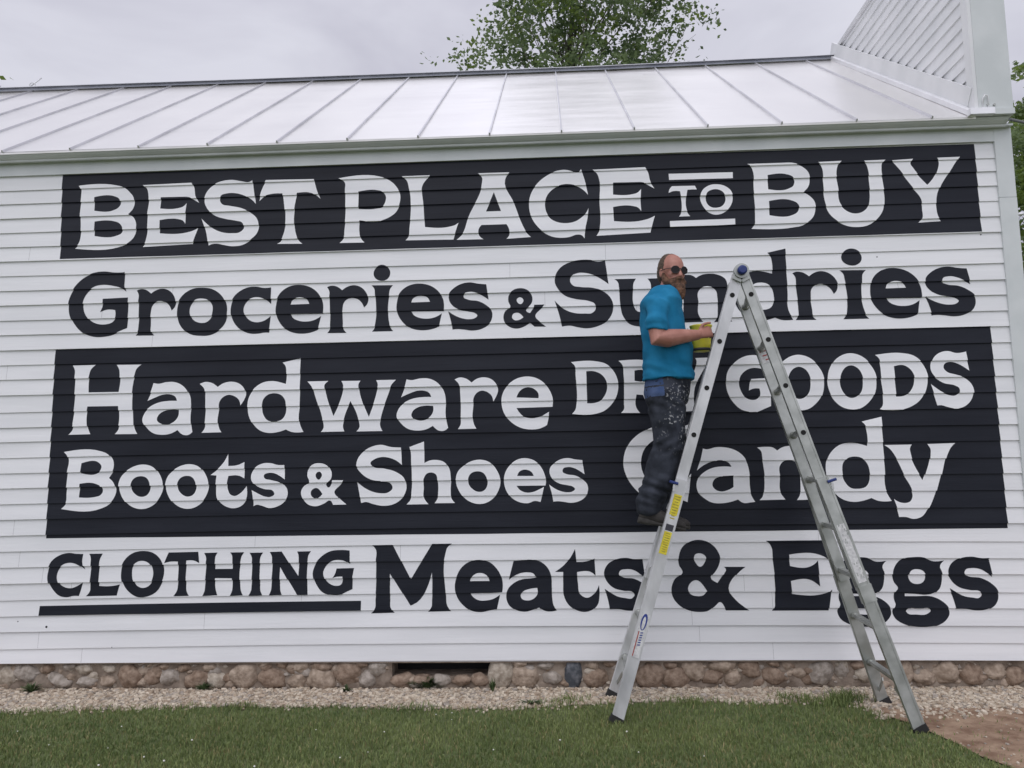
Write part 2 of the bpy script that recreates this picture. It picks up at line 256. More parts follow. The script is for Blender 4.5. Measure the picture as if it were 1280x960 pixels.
G['B4'] = (70,540,8,["80,200 440,190~ 510,215~ 570,280~ 580,350~ 530,460 580,510~ 602,580~ 580,660~ 520,730~ 450,765~ 50,770 95,720~ 105,600~ 115,400~ 125,270~ 115,240~","255,312 430,308~ 455,335~ 440,395~ 420,410~ 245,412","240,518 400,518~ 450,545~ 468,590~ 440,635~ 390,650~ 230,655"])
G['o4'] = (70,540,8,["628,530~ 650,450~ 720,380~ 800,338~ 870,325~ 970,350~ 1040,430~ 1072,530~ 1050,630~ 990,715~ 900,765~ 820,768~ 730,730~ 660,650~","750,530~ 775,470~ 840,442~ 900,455~ 940,520~ 940,580~ 905,635~ 845,648~ 790,620~ 758,580~"])
G['t4'] = (220,540,8,["520,220 525,340 620,330~ 685,300 685,465 640,440~ 525,440 520,580~ 545,625~ 590,640~ 640,615~ 705,540 695,690~ 650,740~ 570,762~ 480,735~ 415,670~ 400,560~ 405,435 345,430 420,370~ 480,300~"])
G['s4'] = (220,540,8,["1085,330 1090,475 1040,440~ 980,412~ 920,410~ 880,430~ 885,460~ 950,480~ 1050,510~ 1105,560~ 1118,620~ 1080,700~ 1010,745~ 930,760~ 850,735~ 800,728~ 775,742 770,660~ 755,580 820,615~ 890,645~ 950,648~ 985,620~ 970,590~ 880,570~ 800,535~ 752,470~ 755,420~ 800,350~ 870,315~ 950,312~ 1020,330~"])
G['&4'] = (360,540,8,["315,312~ 390,335~ 435,400~ 430,470~ 380,530~ 400,555~ 440,500~ 445,482 555,482 530,520~ 465,610~ 510,660~ 585,725 450,728 420,685~ 360,715~ 280,742~ 210,730~ 150,670~ 130,600~ 160,540~ 215,500~ 195,440~ 205,370~ 250,325~","310,395~ 340,425~ 330,460~ 312,478~ 285,460~ 278,420~","270,560~ 345,620 310,655~ 270,662~ 235,640~ 228,600~"])
G['S4'] = (360,540,8,["1130,155 1140,330 1090,290~ 1020,260~ 940,250~ 860,275~ 825,310~ 850,345~ 960,365~ 1080,400~ 1160,460~ 1185,550~ 1150,650~ 1070,715~ 950,738~ 850,720~ 780,700~ 730,710 715,620~ 690,500 760,555~ 840,595~ 920,612~ 1000,605~ 1045,560~ 1020,510~ 960,495~ 830,475~ 740,420~ 685,340~ 690,290~ 740,210~ 830,150~ 930,128~ 1030,150~"])
G['h4'] = (500,540,8,["95,150 240,95 245,310 300,285~ 370,280~ 440,300~ 490,360~ 508,450~ 508,600~ 515,665~ 550,710 345,712 375,665~ 382,600~ 375,480~ 360,425~ 320,405~ 270,415~ 240,460~ 238,560~ 240,660~ 285,722 65,725 105,675~ 115,600~ 112,300~ 105,190~"])
G['e4'] = (620,540,8,["500,490~ 495,535 205,538 240,580~ 300,605~ 370,600~ 430,575~ 480,548 460,640~ 445,700 380,690~ 330,710~ 260,708~ 180,675~ 110,600~ 80,500~ 95,400~ 150,320~ 230,270~ 300,262~ 390,290~ 450,350~ 485,420~","212,440 230,400~ 270,378~ 320,380~ 360,405~ 378,440"])
G['C4'] = (770,535,8,["735,-40 745,230 680,150~ 580,100~ 470,90~ 350,140~ 280,220~ 250,330~ 260,420~ 310,520~ 400,590~ 500,600~ 620,570~ 690,520~ 750,455 735,600~ 715,742 640,720~ 560,755~ 450,770~ 330,730~ 230,650~ 130,530~ 80,410~ 75,310~ 110,190~ 200,80~ 320,10~ 450,-30~ 580,-40~ 680,-20~"])
G['y4'] = (1060,535,8,["365,170 640,165 620,205~ 625,250~ 745,520 770,460~ 825,260~ 825,210~ 795,160 1075,150 1030,195~ 1000,250~ 930,480~ 860,690~ 800,810~ 730,890~ 650,908~ 580,890~ 510,890 490,800~ 460,710 510,740~ 570,750~ 620,735~ 645,690~ 640,630~ 560,470~ 470,280~ 420,210~"])
G['C5'] = (45,670,8,["470,180 465,270~ 490,335 440,300~ 390,275~ 330,268~ 265,290~ 220,350~ 210,420~ 235,480~ 290,515~ 350,522~ 410,500~ 465,462 450,530~ 430,600 380,598~ 310,612~ 240,600~ 170,540~ 120,450~ 120,350~ 150,260~ 220,200~ 320,170~ 400,178~"])
G['L5'] = (45,670,8,["530,178 665,176 640,230~ 632,320~ 628,500 760,500~ 835,485 820,540~ 808,595 500,602 535,560~ 540,480~ 548,280~ 545,210~"])
G['O5'] = (45,670,8,["850,380~ 870,270~ 950,180~ 1060,150~ 1180,175~ 1255,250~ 1280,350~ 1260,460~ 1200,560~ 1110,605~ 1020,610~ 930,560~ 870,480~","960,380~ 970,300~ 1020,255~ 1075,248~ 1140,280~ 1170,350~ 1165,430~ 1130,495~ 1070,520~ 1010,500~ 975,450~"])
G['T5'] = (190,670,8,["165,165 460,158 475,270 420,245~ 345,245 340,480~ 345,550~ 370,598 215,602 250,545~ 258,480~ 262,255 190,255~ 125,270 150,200~"])
G['H5'] = (190,670,8,["520,170 655,165 635,200~ 630,250~ 632,330 805,328 805,240~ 800,195~ 780,165 920,162 895,205~ 885,260~ 880,480~ 890,550~ 910,592 780,598 800,550~ 805,500~ 800,422 632,420 630,500~ 640,550~ 655,592 505,600 525,550~ 530,490~ 540,280~ 540,210~"])
G['I5'] = (190,670,8,["975,168 1110,165 1085,210~ 1080,260~ 1080,480~ 1085,550~ 1105,592 965,598 990,550~ 995,490~ 1000,280~ 998,210~"])
G['N5'] = (320,670,8,["135,160 255,155 425,400 428,230~ 425,190~ 410,155 550,152 525,190~ 518,240~ 518,588 415,590 240,310 240,500~ 245,550~ 260,588 130,592 150,545~ 155,480~ 162,260~ 158,200~"])
G['G5'] = (320,670,8,["935,145 940,280 890,250~ 830,238~ 760,250~ 700,300~ 672,370~ 690,430~ 740,480~ 800,498~ 850,485~ 865,450~ 865,405 820,405~ 765,420 790,380~ 805,325 980,320 965,400 965,530 900,560~ 840,588~ 760,590~ 680,570~ 600,480~ 568,380~ 590,290~ 660,200~ 750,150~ 840,140~"])
G['bar5'] = (0,0,1,["49.5,757.6 451.2,751 451.2,763.4 48.5,769.6"])
G['M5'] = (460,670,8,["40,92 245,88 430,430 640,78 840,75 790,120~ 775,170~ 780,600~ 790,690~ 830,752 600,758 635,710~ 640,640~ 640,365 440,690~ 425,695 220,375 222,640~ 225,710~ 265,768 30,775 70,725~ 75,640~ 80,250~ 75,130~"])
G['e5'] = (460,670,8,["1342,562 1025,575 1050,610~ 1100,640~ 1180,645~ 1250,630~ 1320,588 1305,660~ 1290,730 1220,745~ 1130,762~ 1040,750~ 960,700~ 890,610~ 868,510~ 885,410~ 940,310~ 1020,255~ 1110,238~ 1210,260~ 1290,330~ 1340,430~ 1348,500~","1018,452 1045,400~ 1090,372~ 1140,370~ 1190,395~ 1215,450"])
G['a5'] = (600,670,8,["335,250 400,245~ 500,235~ 600,255~ 670,310~ 710,390~ 718,500~ 722,620~ 735,690~ 768,745 720,755~ 660,752~ 590,715 540,735~ 450,758~ 360,740~ 290,690~ 262,600~ 280,530~ 340,470~ 430,432~ 500,425~ 562,415 535,375~ 470,362~ 400,372~ 340,400~ 288,440 310,350~","572,518 575,580~ 540,625~ 470,645~ 420,630~ 405,595~ 430,555~ 490,530~"])
G['t5'] = (600,670,8,["950,130 965,260 1060,255~ 1145,225 1155,395 1120,365~ 970,360 980,480~ 1000,580~ 1070,618~ 1140,580~ 1190,490 1195,600~ 1180,680~ 1130,735~ 1050,760~ 960,740~ 880,680~ 840,600~ 832,480~ 832,358 750,358 830,300~ 900,220~"])
G['&5'] = (820,670,8,["430,38~ 530,65~ 610,140~ 642,230~ 625,300~ 580,370~ 550,405~ 615,470 650,420~ 690,360~ 700,340~ 680,308 895,308 840,350~ 730,550~ 780,620~ 935,745 700,745 680,700~ 645,660~ 590,700~ 520,750~ 430,760~ 330,745~ 230,690~ 165,600~ 155,520~ 190,430~ 265,360~ 230,290~ 228,200~ 265,110~ 340,55~","435,172~ 500,215~ 490,260~ 440,308~ 395,265~ 378,220~ 390,185~","380,445~ 510,550 480,590~ 410,602~ 345,580~ 320,530~ 340,475~"])
G['E5'] = (950,670,8,["55,48 635,42 660,140~ 690,238 640,205~ 590,185~ 290,185 300,300 500,305~ 540,285~ 582,245 590,370 602,505 560,470~ 520,445~ 310,450 322,580 630,580~ 690,560~ 720,535 705,640~ 688,745 120,748 145,715~ 150,650~ 125,200~ 115,110~ 95,75~"])
G['g5'] = (1095,675,8,["685,205 640,260~ 660,330~ 660,400~ 630,490~ 570,535~ 500,548~ 400,540~ 290,535 290,562 400,562~ 560,565~ 660,610~ 720,670~ 738,730~ 700,800~ 620,850~ 520,870~ 400,868~ 280,840~ 190,780~ 165,715~ 195,645~ 180,590~ 185,530~ 218,480~ 180,420~ 165,340~ 190,260~ 260,190~ 370,170~ 480,175~ 560,210~","410,290~ 480,320~ 495,370~ 465,425~ 415,440~ 350,420~ 325,365~ 345,310~","300,710 320,690~ 430,685~ 545,695~ 550,705~ 520,735~ 400,745~ 320,735~"])
G['s5'] = (1095,675,8,["1130,178 1165,370 1110,330~ 1040,290~ 960,280~ 890,300~ 880,330~ 920,360~ 1050,380~ 1150,430~ 1215,500~ 1225,580~ 1190,650~ 1110,695~ 1000,705~ 900,690~ 800,690 775,590~ 735,480 800,520~ 880,560~ 960,575~ 1040,575~ 1062,545~ 1040,515~ 940,500~ 820,465~ 745,390~ 720,320~ 750,240~ 830,185~ 950,165~ 1050,180~"])
# words: (text for the label, white?, [(glyph, None where it was drawn, or its box left, top, right, bottom)])
WORDS = [
 ('BEST', 1, [('B1',None),('E1',(177.3,229.5,248.5,307.6)),('S1',None),('T1',None)]),
 ('PLACE', 1, [('P1',None),('L1',None),('A1',None),('C1',None),('E1',None)]),
 ('TO', 1, [('bar1',None),('t1',None),('o1',None),('bar2',None)]),
 ('BUY', 1, [('B2',None),('U1',None),('Y1',None)]),
 ('Groceries', 0, [('G2',None),('r2',None),('o2',None),('c2',None),('e2',None),('r2',(408.5,356.3,460.3,416)),('i2',None),('e2',(495.6,354.2,555,412.8)),('s2',None)]),
 ('&', 0, [('&2',None)]),
 ('Sundries', 0, [('S2',None),('u2',None),('n4',(847,342,914,402.8)),('d3',(917,311.5,989.4,401)),('r2',(992.2,338.6,1048.1,399.7)),('i2',(1050.6,310.5,1083.8,398.6)),('e2',(1087.8,334.5,1152.2,398.2)),('s2',(1156.5,332.8,1219,395.4))]),
 ('Hardware', 1, [('H3',None),('a3',None),('r3',None),('d3',None),('w3',None),('a3',(495.8,472.8,560,539.2)),('r3',(568.5,471.4,622.8,536)),('e3',None)]),
 ('DRY', 1, [('D3',None),('R3',None),('Y1',(832,447.5,890,514.5))]),
 ('GOODS', 1, [('G3',None),('O3',(969,443.4,1030.3,513)),('O3',None),('D4',None),('S3',None)]),
 ('Boots', 1, [('B4',None),('o4',None),('o4',(206.9,580.2,261,636)),('t4',None),('s4',None)]),
 ('&', 1, [('&4',None)]),
 ('Shoes', 1, [('S4',None),('h4',None),('o4',(569.8,574.6,625.6,630)),('e4',None),('s2',(686.3,572.6,734.8,628.5))]),
 ('Candy', 1, [('C4',None),('a4',None),('n4',None),('d3',(1031.3,521.5,1111,627.3)),('y4',None)]),
 ('CLOTHING', 0, [('C5',None),('L5',None),('O5',None),('T5',None),('H5',None),('I5',None),('N5',None),('G5',None),('bar5',None)]),
 ('Meats', 0, [('M5',None),('e5',None),('a5',None),('t5',None),('s5',(755.3,697.2,812,763.6))]),
 ('&', 0, [('&5',None)]),
 ('Eggs', 0, [('E5',None),('g5',(1045.4,696.4,1112.6,783.6)),('g5',None),('s5',None)]),
]
PANELS = [[(78,216.5),(1218,179.6),(1227.2,289.6),(75.2,324)], [(69,437),(1238.2,407.8),(1260.2,660.2),(57,673)]]

def contour(txt):
    P = []
    for tk in txt.split():
        s = tk.endswith('~'); x, y = tk.rstrip('~').split(','); P.append((Vector((float(x), float(y))), s))
    n = len(P); outp = []
    def tan(i):
        p0, p, p1 = P[i-1][0], P[i][0], P[(i+1) % n][0]
        a, b = p - p0, p1 - p
        return (a / max(a.length_squared, 1e-6) + b / max(b.length_squared, 1e-6)).normalized()
    for i in range(n):
        (p, s), (q, t) = P[i], P[(i+1) % n]
        L = (q - p).length / 3
        if not s and not t: outp.append(p); continue
        c1 = p + tan(i) * L if s else None
        c2 = q - tan((i+1) % n) * L if t else None
        if c1 is None: c1 = p + (c2 - p) * 0.5
        if c2 is None: c2 = q + (c1 - q) * 0.5
        m = max(2, min(7, int((q - p).length / 14)))
        for j in range(m):
            u = j / m; w_ = 1 - u
            outp.append(p*w_**3 + c1*3*u*w_*w_ + c2*3*u*u*w_ + q*u**3)
    return outp
# ------------------------------------------------------------------ the store
GZ = -0.19                       # ground level at the wall (z = 0 is the lower edge of the siding)
ROWZ=[(3.659,3.651,3.645),(3.531,3.533,3.525),(3.425,3.426,3.426),(3.310,3.314,3.318),(3.198,3.203,3.205),(3.086,3.086,3.090),(2.973,2.975,2.975),(2.859,2.853,2.858),(2.744,2.741,2.747),(2.632,2.630,2.627),(2.516,2.514,2.517),(2.404,2.402,2.402),(2.287,2.289,2.290),(2.174,2.177,2.175),(2.065,2.065,2.056),(1.947,1.948,1.937),(1.818,1.827,1.824),(1.704,1.716,1.714),(1.597,1.606,1.597),(1.479,1.492,1.485),(1.366,1.379,1.367),(1.255,1.269,1.257),(1.140,1.156,1.142),(1.027,1.043,1.025),(0.911,0.931,0.916),(0.795,0.813,0.791),(0.680,0.700,0.678),(0.566,0.586,0.571),(0.446,0.474,0.448),(0.332,0.360,0.343),(0.222,0.244,0.227),(0.101,0.128,0.113),(0.002,0.012,0.000)]
NR = 32
XA, XB = -8.9, 3.41
GX = [XA + i*(XB-XA)/41 for i in range(42)]
XS = (-3.946, -1.278, 3.288)
def _rz(X, k):
    X = max(-5.2, min(3.6, X)); a, b, c = XS; za, zb, zc_ = ROWZ[k]
    q = za*(X-b)*(X-c)/((a-b)*(a-c)) + zb*(X-a)*(X-c)/((b-a)*(b-c)) + zc_*(X-a)*(X-b)/((c-a)*(c-b))
    return q + 0.0016*noise.noise(Vector((X*0.9, k*3.7, 1.3)))
RZ = [[_rz(X, k) for X in GX] for k in range(NR+1)]
LIP = [[0.0118 + 0.0035*noise.noise(Vector((X*0.8, k*5.1, 9.2))) + 0.0015*((k*7) % 3 - 1) for X in GX] for k in range(NR+1)]
def gix(X):
    u = (X-XA)/(XB-XA)*41; i = max(0, min(40, int(math.floor(u)))); return i, u-i
def rz(X, k):
    i, f = gix(X); return RZ[k][i]*(1-f) + RZ[k][i+1]*f
def lip(X, k):
    i, f = gix(X); return LIP[k][i]*(1-f) + LIP[k][i+1]*f
def zeta(X, z):
    if z >= rz(X, 0): return -(z - rz(X, 0))/0.114
    for k in range(NR):
        a, b = rz(X, k), rz(X, k+1)
        if z >= b: return k + (a-z)/(a-b)
    return NR + (rz(X, NR)-z)/0.114
YT = -0.001
def wallpt(px, py):
    p = atY(px, py, -0.009); return Vector((p.x, p.z))

store = empty('general_store', (0, 0, GZ))
tag(store, 'white clapboard store with black painted advertising panels and a pale metal roof', 'building')
BASE = Vector((0, 0, GZ))
def part(mb, name, mats, parent=None):
    parent = parent or store
    o = mb.build(name, mats); o.parent = parent
    if parent is store: o.location = -BASE
    return o

# siding ------------------------------------------------
mb = MB(); nx = len(GX)
for k in range(NR):
    vs = []
    for i, X in enumerate(GX):
        b = LIP[k][i]
        vs += [(X, YT, RZ[k][i]), (X, YT-b, RZ[k+1][i]), (X, YT, RZ[k+1][i] if k < NR-1 else RZ[k+1][i]+0.004), ]
    fs = []
    for i in range(nx-1):
        a, c = i*3, (i+1)*3
        fs += [(a, a+1, c+1, c), (a+1, a+2, c+2, c+1)]
    mb.add(vs, fs)
rj = random.Random(17)                        # caulked butt joints between board lengths
for k in range(NR):
    X = XA + rj.uniform(0.5, 3.5)
    while X < XB-0.3:
        vs = []
        for t in (0.03, 0.97):
            za, zb = rz(X, k), rz(X, k+1)
            for s in (-0.0008, 0.0008): vs.append((X+s, YT - t*lip(X, k) - 0.0005, za+(zb-za)*t))
        mb.add(vs, [(0, 2, 3, 1)], 1)
        X += rj.uniform(2.4, 4.9)
siding = part(mb, 'siding', [M['white'], M['joint']])

def to_row_space(pts):
    return [Vector((p.x, zeta(p.x, p.y))) for p in pts]
def fill(contours):
    cu = bpy.data.curves.new('tmp', 'CURVE'); cu.dimensions = '2D'; cu.fill_mode = 'FRONT'
    for c in contours:
        sp = cu.splines.new('POLY'); sp.points.add(len(c)-1)
        for i, p in enumerate(c): sp.points[i].co = (p.x, p.y, 0, 1)
        sp.use_cyclic_u = True
    o = bpy.data.objects.new('tmp', cu); col.objects.link(o)
    dg = bpy.context.evaluated_depsgraph_get()
    me = bpy.data.meshes.new_from_object(o.evaluated_get(dg))
    bpy.data.objects.remove(o); bpy.data.curves.remove(cu)
    return me
def paint(name, shapes, m, off, label):
    V, F = [], []
    for cs in shapes:
        me = fill(cs)
        bm = bmesh.new(); bm.from_mesh(me); bpy.data.meshes.remove(me)
        bmesh.ops.remove_doubles(bm, verts=bm.verts, dist=1e-5)
        xs = [v.co.x for v in bm.verts]; ys = [v.co.y for v in bm.verts]
        for k in range(int(math.floor(min(ys))), int(math.ceil(max(ys)))+1):
            bmesh.ops.bisect_plane(bm, geom=bm.verts[:]+bm.edges[:]+bm.faces[:], dist=1e-5, plane_co=(0, k, 0), plane_no=(0, 1, 0))
        for X in GX:
            if min(xs) < X < max(xs):
                bmesh.ops.bisect_plane(bm, geom=bm.verts[:]+bm.edges[:]+bm.faces[:], dist=1e-5, plane_co=(X, 0, 0), plane_no=(1, 0, 0))
        key = {}
        def vid(v, k):
            q = (v.index, k)
            if q not in key:
                X, zt = v.co.x, v.co.y; t = min(1, max(0, zt-k))
                kk = max(0, min(NR-1, k))
                za, zb = rz(X, kk), rz(X, kk+1)
                y = YT - t*lip(X, kk) - off
                z = za + (zb-za)*t - (off if (t > 0.999 or t < 0.001) else 0)
                key[q] = len(V); V.append((X, y, z))
            return key[q]
        bm.verts.index_update()
        for f in bm.faces:
            cy = sum(v.co.y for v in f.verts)/len(f.verts); k = int(math.floor(cy))
            idx = [vid(v, k) for v in f.verts]
            F.append(idx[::-1])
        for e in bm.edges:
            a, b = e.verts
            ka = round(a.co.y)
            if abs(a.co.y-ka) < 1e-3 and abs(b.co.y-ka) < 1e-3 and len(e.link_faces) > 0 and 0 < ka < NR:
                F.append([vid(a, ka-1), vid(b, ka-1), vid(b, ka), vid(a, ka)])
        bm.free()
    me = bpy.data.meshes.new(name); me.from_pydata(V, [], F); me.update()
    bm = bmesh.new(); bm.from_mesh(me)
    for f in bm.faces:                       # faces look outwards (front faces to -y, lips downwards)
        f.normal_update()
        if f.normal.y > 0.2 or (abs(f.normal.y) < 0.9 and f.normal.z > 0.5): f.normal_flip()
    bm.to_mesh(me); bm.free()
    o = link(name, me, m, siding); o['label'] = label
    return o
for i, q in enumerate(PANELS):
    pts = []
    for j in range(4):                       # the brush wandered a little along the long edges
        a, b = Vector(q[j]), Vector(q[(j+1) % 4]); n = 24 if j % 2 == 0 else 8
        for s in range(n):
            p = a + (b-a)*s/n
            if s: p.y += 0.5*noise.noise(Vector((p.x*0.03, j+i*4, 2))) if j % 2 == 0 else 0; p.x += 0.4*noise.noise(Vector((p.y*0.06, j, 7))) if j % 2 else 0
            pts.append(p)
    c = to_row_space([wallpt(p.x, p.y) for p in pts])
    if i == 0:
        for p in c: p.y = max(p.y, 0.002)
    paint('sign_panel', [[c]], M['black'], 0.0012, ['black painted panel behind the words BEST PLACE TO BUY', 'tall black painted panel behind the words Hardware, DRY GOODS, Boots & Shoes and Candy'][i])
def glyph_wall(g):
    ox, oy, s, cs = G[g]
    return [[wallpt(ox + p.x/s, oy + p.y/s) for p in contour(c)] for c in cs]
for txt, white, items in WORDS:
    shapes = []
    for g, box in items:
        cs = glyph_wall(g)
        if box:
            al = [p for c in cs for p in c]
            x0, x1 = min(p.x for p in al), max(p.x for p in al); z0, z1 = min(p.y for p in al), max(p.y for p in al)
            l, t, r, b = box; xc, yc = (l+r)/2, (t+b)/2
            X0, X1 = wallpt(l, yc).x, wallpt(r, yc).x; Z1, Z0 = wallpt(xc, t).y, wallpt(xc, b).y
            cs = [[Vector((X0+(p.x-x0)/(x1-x0)*(X1-X0), Z0+(p.y-z0)/(z1-z0)*(Z1-Z0))) for p in c] for c in cs]
        cs = [to_row_space(c) for c in cs]
        if g == 'i2': shapes += [[cs[0]], [cs[1]]]
        elif g == 'bar1': shapes.append(cs)
        else: shapes.append(cs)
    paint('painted_word', shapes, M['letter'] if white else M['black'], 0.0024 if white else 0.0013,
          ('white' if white else 'black') + ' painted lettering reading ' + txt)
# peg holes and stains on the boards
for (px, py, r, m) in [(58.2, 783.6, 0.008, 'hole'), (1226.6, 293, 0.005, 'hole'), (1096.5, 321, 0.0045, 'dark'), (22, 777, 0.004, 'dark'), (140, 809, 0.003, 'dark')]:
    p = wallpt(px, py); k = int(zeta(p.x, p.y)); t = zeta(p.x, p.y)-k
    y = YT - t*lip(p.x, k) - 0.0006
    h = MB(); h.tube([(p.x, y+0.004, p.y), (p.x, y-0.0006, p.y)], r, 12)
    part(h, 'peg_hole' if m == 'hole' else 'nail_head', M[m])

# trim: frieze, soffit, crown, corner board --------------------------------
EY, EZ = -0.125, 3.790           # eave edge
def ez(X): return EZ + 0.006*noise.noise(Vector((X*0.35, 3.3, 0)))
XL = XA
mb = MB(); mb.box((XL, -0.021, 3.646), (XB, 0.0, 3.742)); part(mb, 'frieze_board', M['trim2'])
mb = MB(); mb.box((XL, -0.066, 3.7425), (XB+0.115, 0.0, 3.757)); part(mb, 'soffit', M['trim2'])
mb = MB()
prof = [(-0.058, 3.738), (-0.070, 3.735), (-0.073, 3.742), (-0.073, 3.749), (-0.085, 3.753), (-0.105, 3.765), (-0.118, 3.778), (-0.122, 3.786), (-0.05, 3.79)]
n = len(prof)
xa, xb = XL, 3.47
vs = [(xa, y, z) for y, z in prof] + [(xb - (0.0 if y > -0.08 else 0.0), y, z) for y, z in prof]
mb.add(vs, [(i, n+i, n+(i+1) % n, (i+1) % n) for i in range(n)] + [tuple(range(n)), tuple(range(2*n-1, n-1, -1))])
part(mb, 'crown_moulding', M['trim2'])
jz = atY(1262, 246.5, -0.02).z
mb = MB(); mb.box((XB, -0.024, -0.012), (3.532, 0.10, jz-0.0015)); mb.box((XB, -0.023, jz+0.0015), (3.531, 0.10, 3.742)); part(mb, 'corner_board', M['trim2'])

# other walls of the house (seen only from elsewhere)
HD = 5.13
mb = MB(); mb.box((XL, 0.0, 0.004), (3.50, 0.02, 3.74)); mb.box((XL, 0.02, 0.0), (XL+0.02, HD, 3.74)); mb.box((XL, HD, 0.0), (3.50, HD+0.02, 3.74))
mb.add([(XL+0.01, 0.0, 3.742), (XL+0.01, HD, 3.742), (XL+0.01, HD/2-0.06, 5.55)], [(0, 1, 2)])
part(mb, 'rear_wall', M['white'])

# roof ------------------------------------------------
RYY, = (2.506,)
def rzr(X):
    xs = [-9.2, -6, -3, 0.8, 2.85, 3.3]; zs = [5.665, 5.66, 5.64, 5.625, 5.64, 5.645]
    for i in range(5):
        if X <= xs[i+1]:
            f = (X-xs[i])/(xs[i+1]-xs[i]); return zs[i]+(zs[i+1]-zs[i])*f
    return zs[-1]
FX = 3.238                        # back face of the false front
seams = [0.283 + 0.5297*i for i in range(-17, 6)]
mb = MB(); sm_ = MB()
edges = [XL-0.1] + [s for s in seams if s > XL] + [FX]
def roofp(X, t, lift=0.0):
    y = EY + (RYY-EY)*t; z = ez(X)*(1-t) + rzr(X)*t
    return Vector((X, y - 0.57*lift, z + 0.82*lift))
for a, b in zip(edges, edges[1:]):
    nu, nv = 4, 10; vs = []
    for i in range(nu+1):
        for j in range(nv+1):
            u = i/nu; X = a+(b-a)*u; t = j/nv
            lf = 0.0045*math.sin(math.pi*u)*noise.noise(Vector((a*2.3, t*5.5, 4.4))) if 0 < j < nv else 0
            vs.append(roofp(X, t, lf))
    mb.add(vs, [(i*(nv+1)+j, (i+1)*(nv+1)+j, (i+1)*(nv+1)+j+1, i*(nv+1)+j+1) for i in range(nu) for j in range(nv)], 0, True)
# drip edge and back slope
mb.add([(XL-0.1, EY, ez(XL)), (FX, EY, ez(FX)), (FX, EY+0.003, EZ-0.014), (XL-0.1, EY+0.003, EZ-0.014)], [(0, 3, 2, 1)])
mb.add([(XL-0.1, RYY, rzr(XL)), (FX, RYY, rzr(FX)), (FX, HD+0.14, EZ), (XL-0.1, HD+0.14, EZ)], [(0, 1, 2, 3)])
roof = part(mb, 'roof', M['roof'])
for s in seams:
    if s < XL: continue
    sb = MB(); sb.bar(roofp(s, -0.0025, 0.008), roofp(s, 0.985, 0.008), 0.011, 0.018, (1, 0, 0))
    o = part(sb, 'roof_seam', M['seam'], roof)
cap = MB()
for a, b in zip([XL-0.1] + seams[1:], seams[1:] + [FX]):
    if b < XL: continue
    a = max(a, XL-0.1)
    cap.add([(a, RYY-0.075, rzr(a)-0.03), (b, RYY-0.075, rzr(b)-0.03), (b, RYY-0.07, rzr(b)+0.012), (a, RYY-0.07, rzr(a)+0.012)], [(0, 1, 2, 3)], 0)
    cap.add([(a, RYY-0.095, rzr(a)+0.006), (b, RYY-0.095, rzr(b)+0.006), (b, RYY, rzr(b)+0.048), (a, RYY, rzr(a)+0.048), (a, RYY-0.094, rzr(a)+0.000), (b, RYY-0.094, rzr(b)+0.000)], [(0, 1, 2, 3), (4, 5, 1, 0)], 1)
    cap.add([(a, RYY, rzr(a)+0.048), (b, RYY, rzr(b)+0.048), (b, RYY+0.1, rzr(b)+0.0), (a, RYY+0.1, rzr(a)+0.0)], [(0, 1, 2, 3)], 1)
part(cap, 'ridge_cap', [M['ridge'], M['seam']], roof)
rod = MB(); q = [atY(36, 109.5, RYY), atY(44, 103.5, RYY+0.02), atY(52, 97.5, RYY+0.05)]
rod.tube(q, 0.006, 6)
c = atY(40.5, 106.5, RYY)
rod.tube([c + Vector((0.035*math.cos(a*math.pi/5), 0.0, 0.03*math.sin(a*math.pi/5))) for a in range(11)], 0.004, 5)
part(rod, 'lightning_rod', M['alu'])

# false front ------------------------------------------------
FZ, FY0, FY1, FX2 = 5.70, -0.145, HD+0.15, 3.488
mb = MB()
mb.box((FX+0.014, FY0+0.012, 3.80), (FX2, FY1, FZ-0.02))
ff = part(mb, 'false_front', M['trim'])
mb = MB()                                    # clapboards on its back, the exposed part above the roof slope
def slope_z(y): return EZ + (RZM-EZ)*(y-EY)/(RYY-EY)
RZM = 5.645
EXPO = 0.1016; z0 = 3.80; rows = int((FZ-z0)/EXPO)+1
for k in range(rows):
    za = z0 + k*EXPO; zb = min(za + EXPO, FZ-0.03)
    yy = [FY0+0.02, FY1-0.02]
    mb.add([(FX+0.0-0.001, yy[0], za), (FX-0.001, yy[1], za), (FX+0.013, yy[1], zb), (FX+0.013, yy[0], zb), (FX+0.013, yy[0], za), (FX+0.013, yy[1], za)], [(0, 3, 2, 1), (0, 1, 5, 4)])
part(mb, 'siding', M['white'], ff)
mb = MB(); mb.box((FX-0.012, FY0, 3.835), (FX+0.013, FY0+0.085, FZ-0.025)); part(mb, 'corner_trim', M['trim'], ff)
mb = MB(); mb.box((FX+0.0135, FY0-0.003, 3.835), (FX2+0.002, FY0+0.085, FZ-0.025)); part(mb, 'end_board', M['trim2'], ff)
mb = MB(); mb.box((FX-0.014, FY0-0.02, FZ-0.025), (FX2+0.03, FY1, FZ+0.012)); part(mb, 'coping', M['flash'], ff)
mb = MB()                                    # flat board and flashing along the roof slope
a, b = Vector((FX-0.008, FY0+0.06, slope_z(FY0+0.06)+0.12)), Vector((FX-0.008, RYY, RZM+0.10))
mb.bar(a, b, 0.155, 0.018, (0, -0.57, 0.82)); part(mb, 'rake_board', M['trim'], ff)
mb = MB()
a, b = Vector((FX-0.03, FY0-0.01, slope_z(FY0-0.01)+0.030)), Vector((FX-0.03, RYY, RZM+0.022))
mb.bar(a, b, 0.045, 0.036, (0, -0.57, 0.82), 0, 0.006)
mb.box((FX-0.06, FY0-0.03, 3.79), (FX+0.11, FY0+0.02, 3.835)); part(mb, 'rake_flashing', M['flash'], ff)
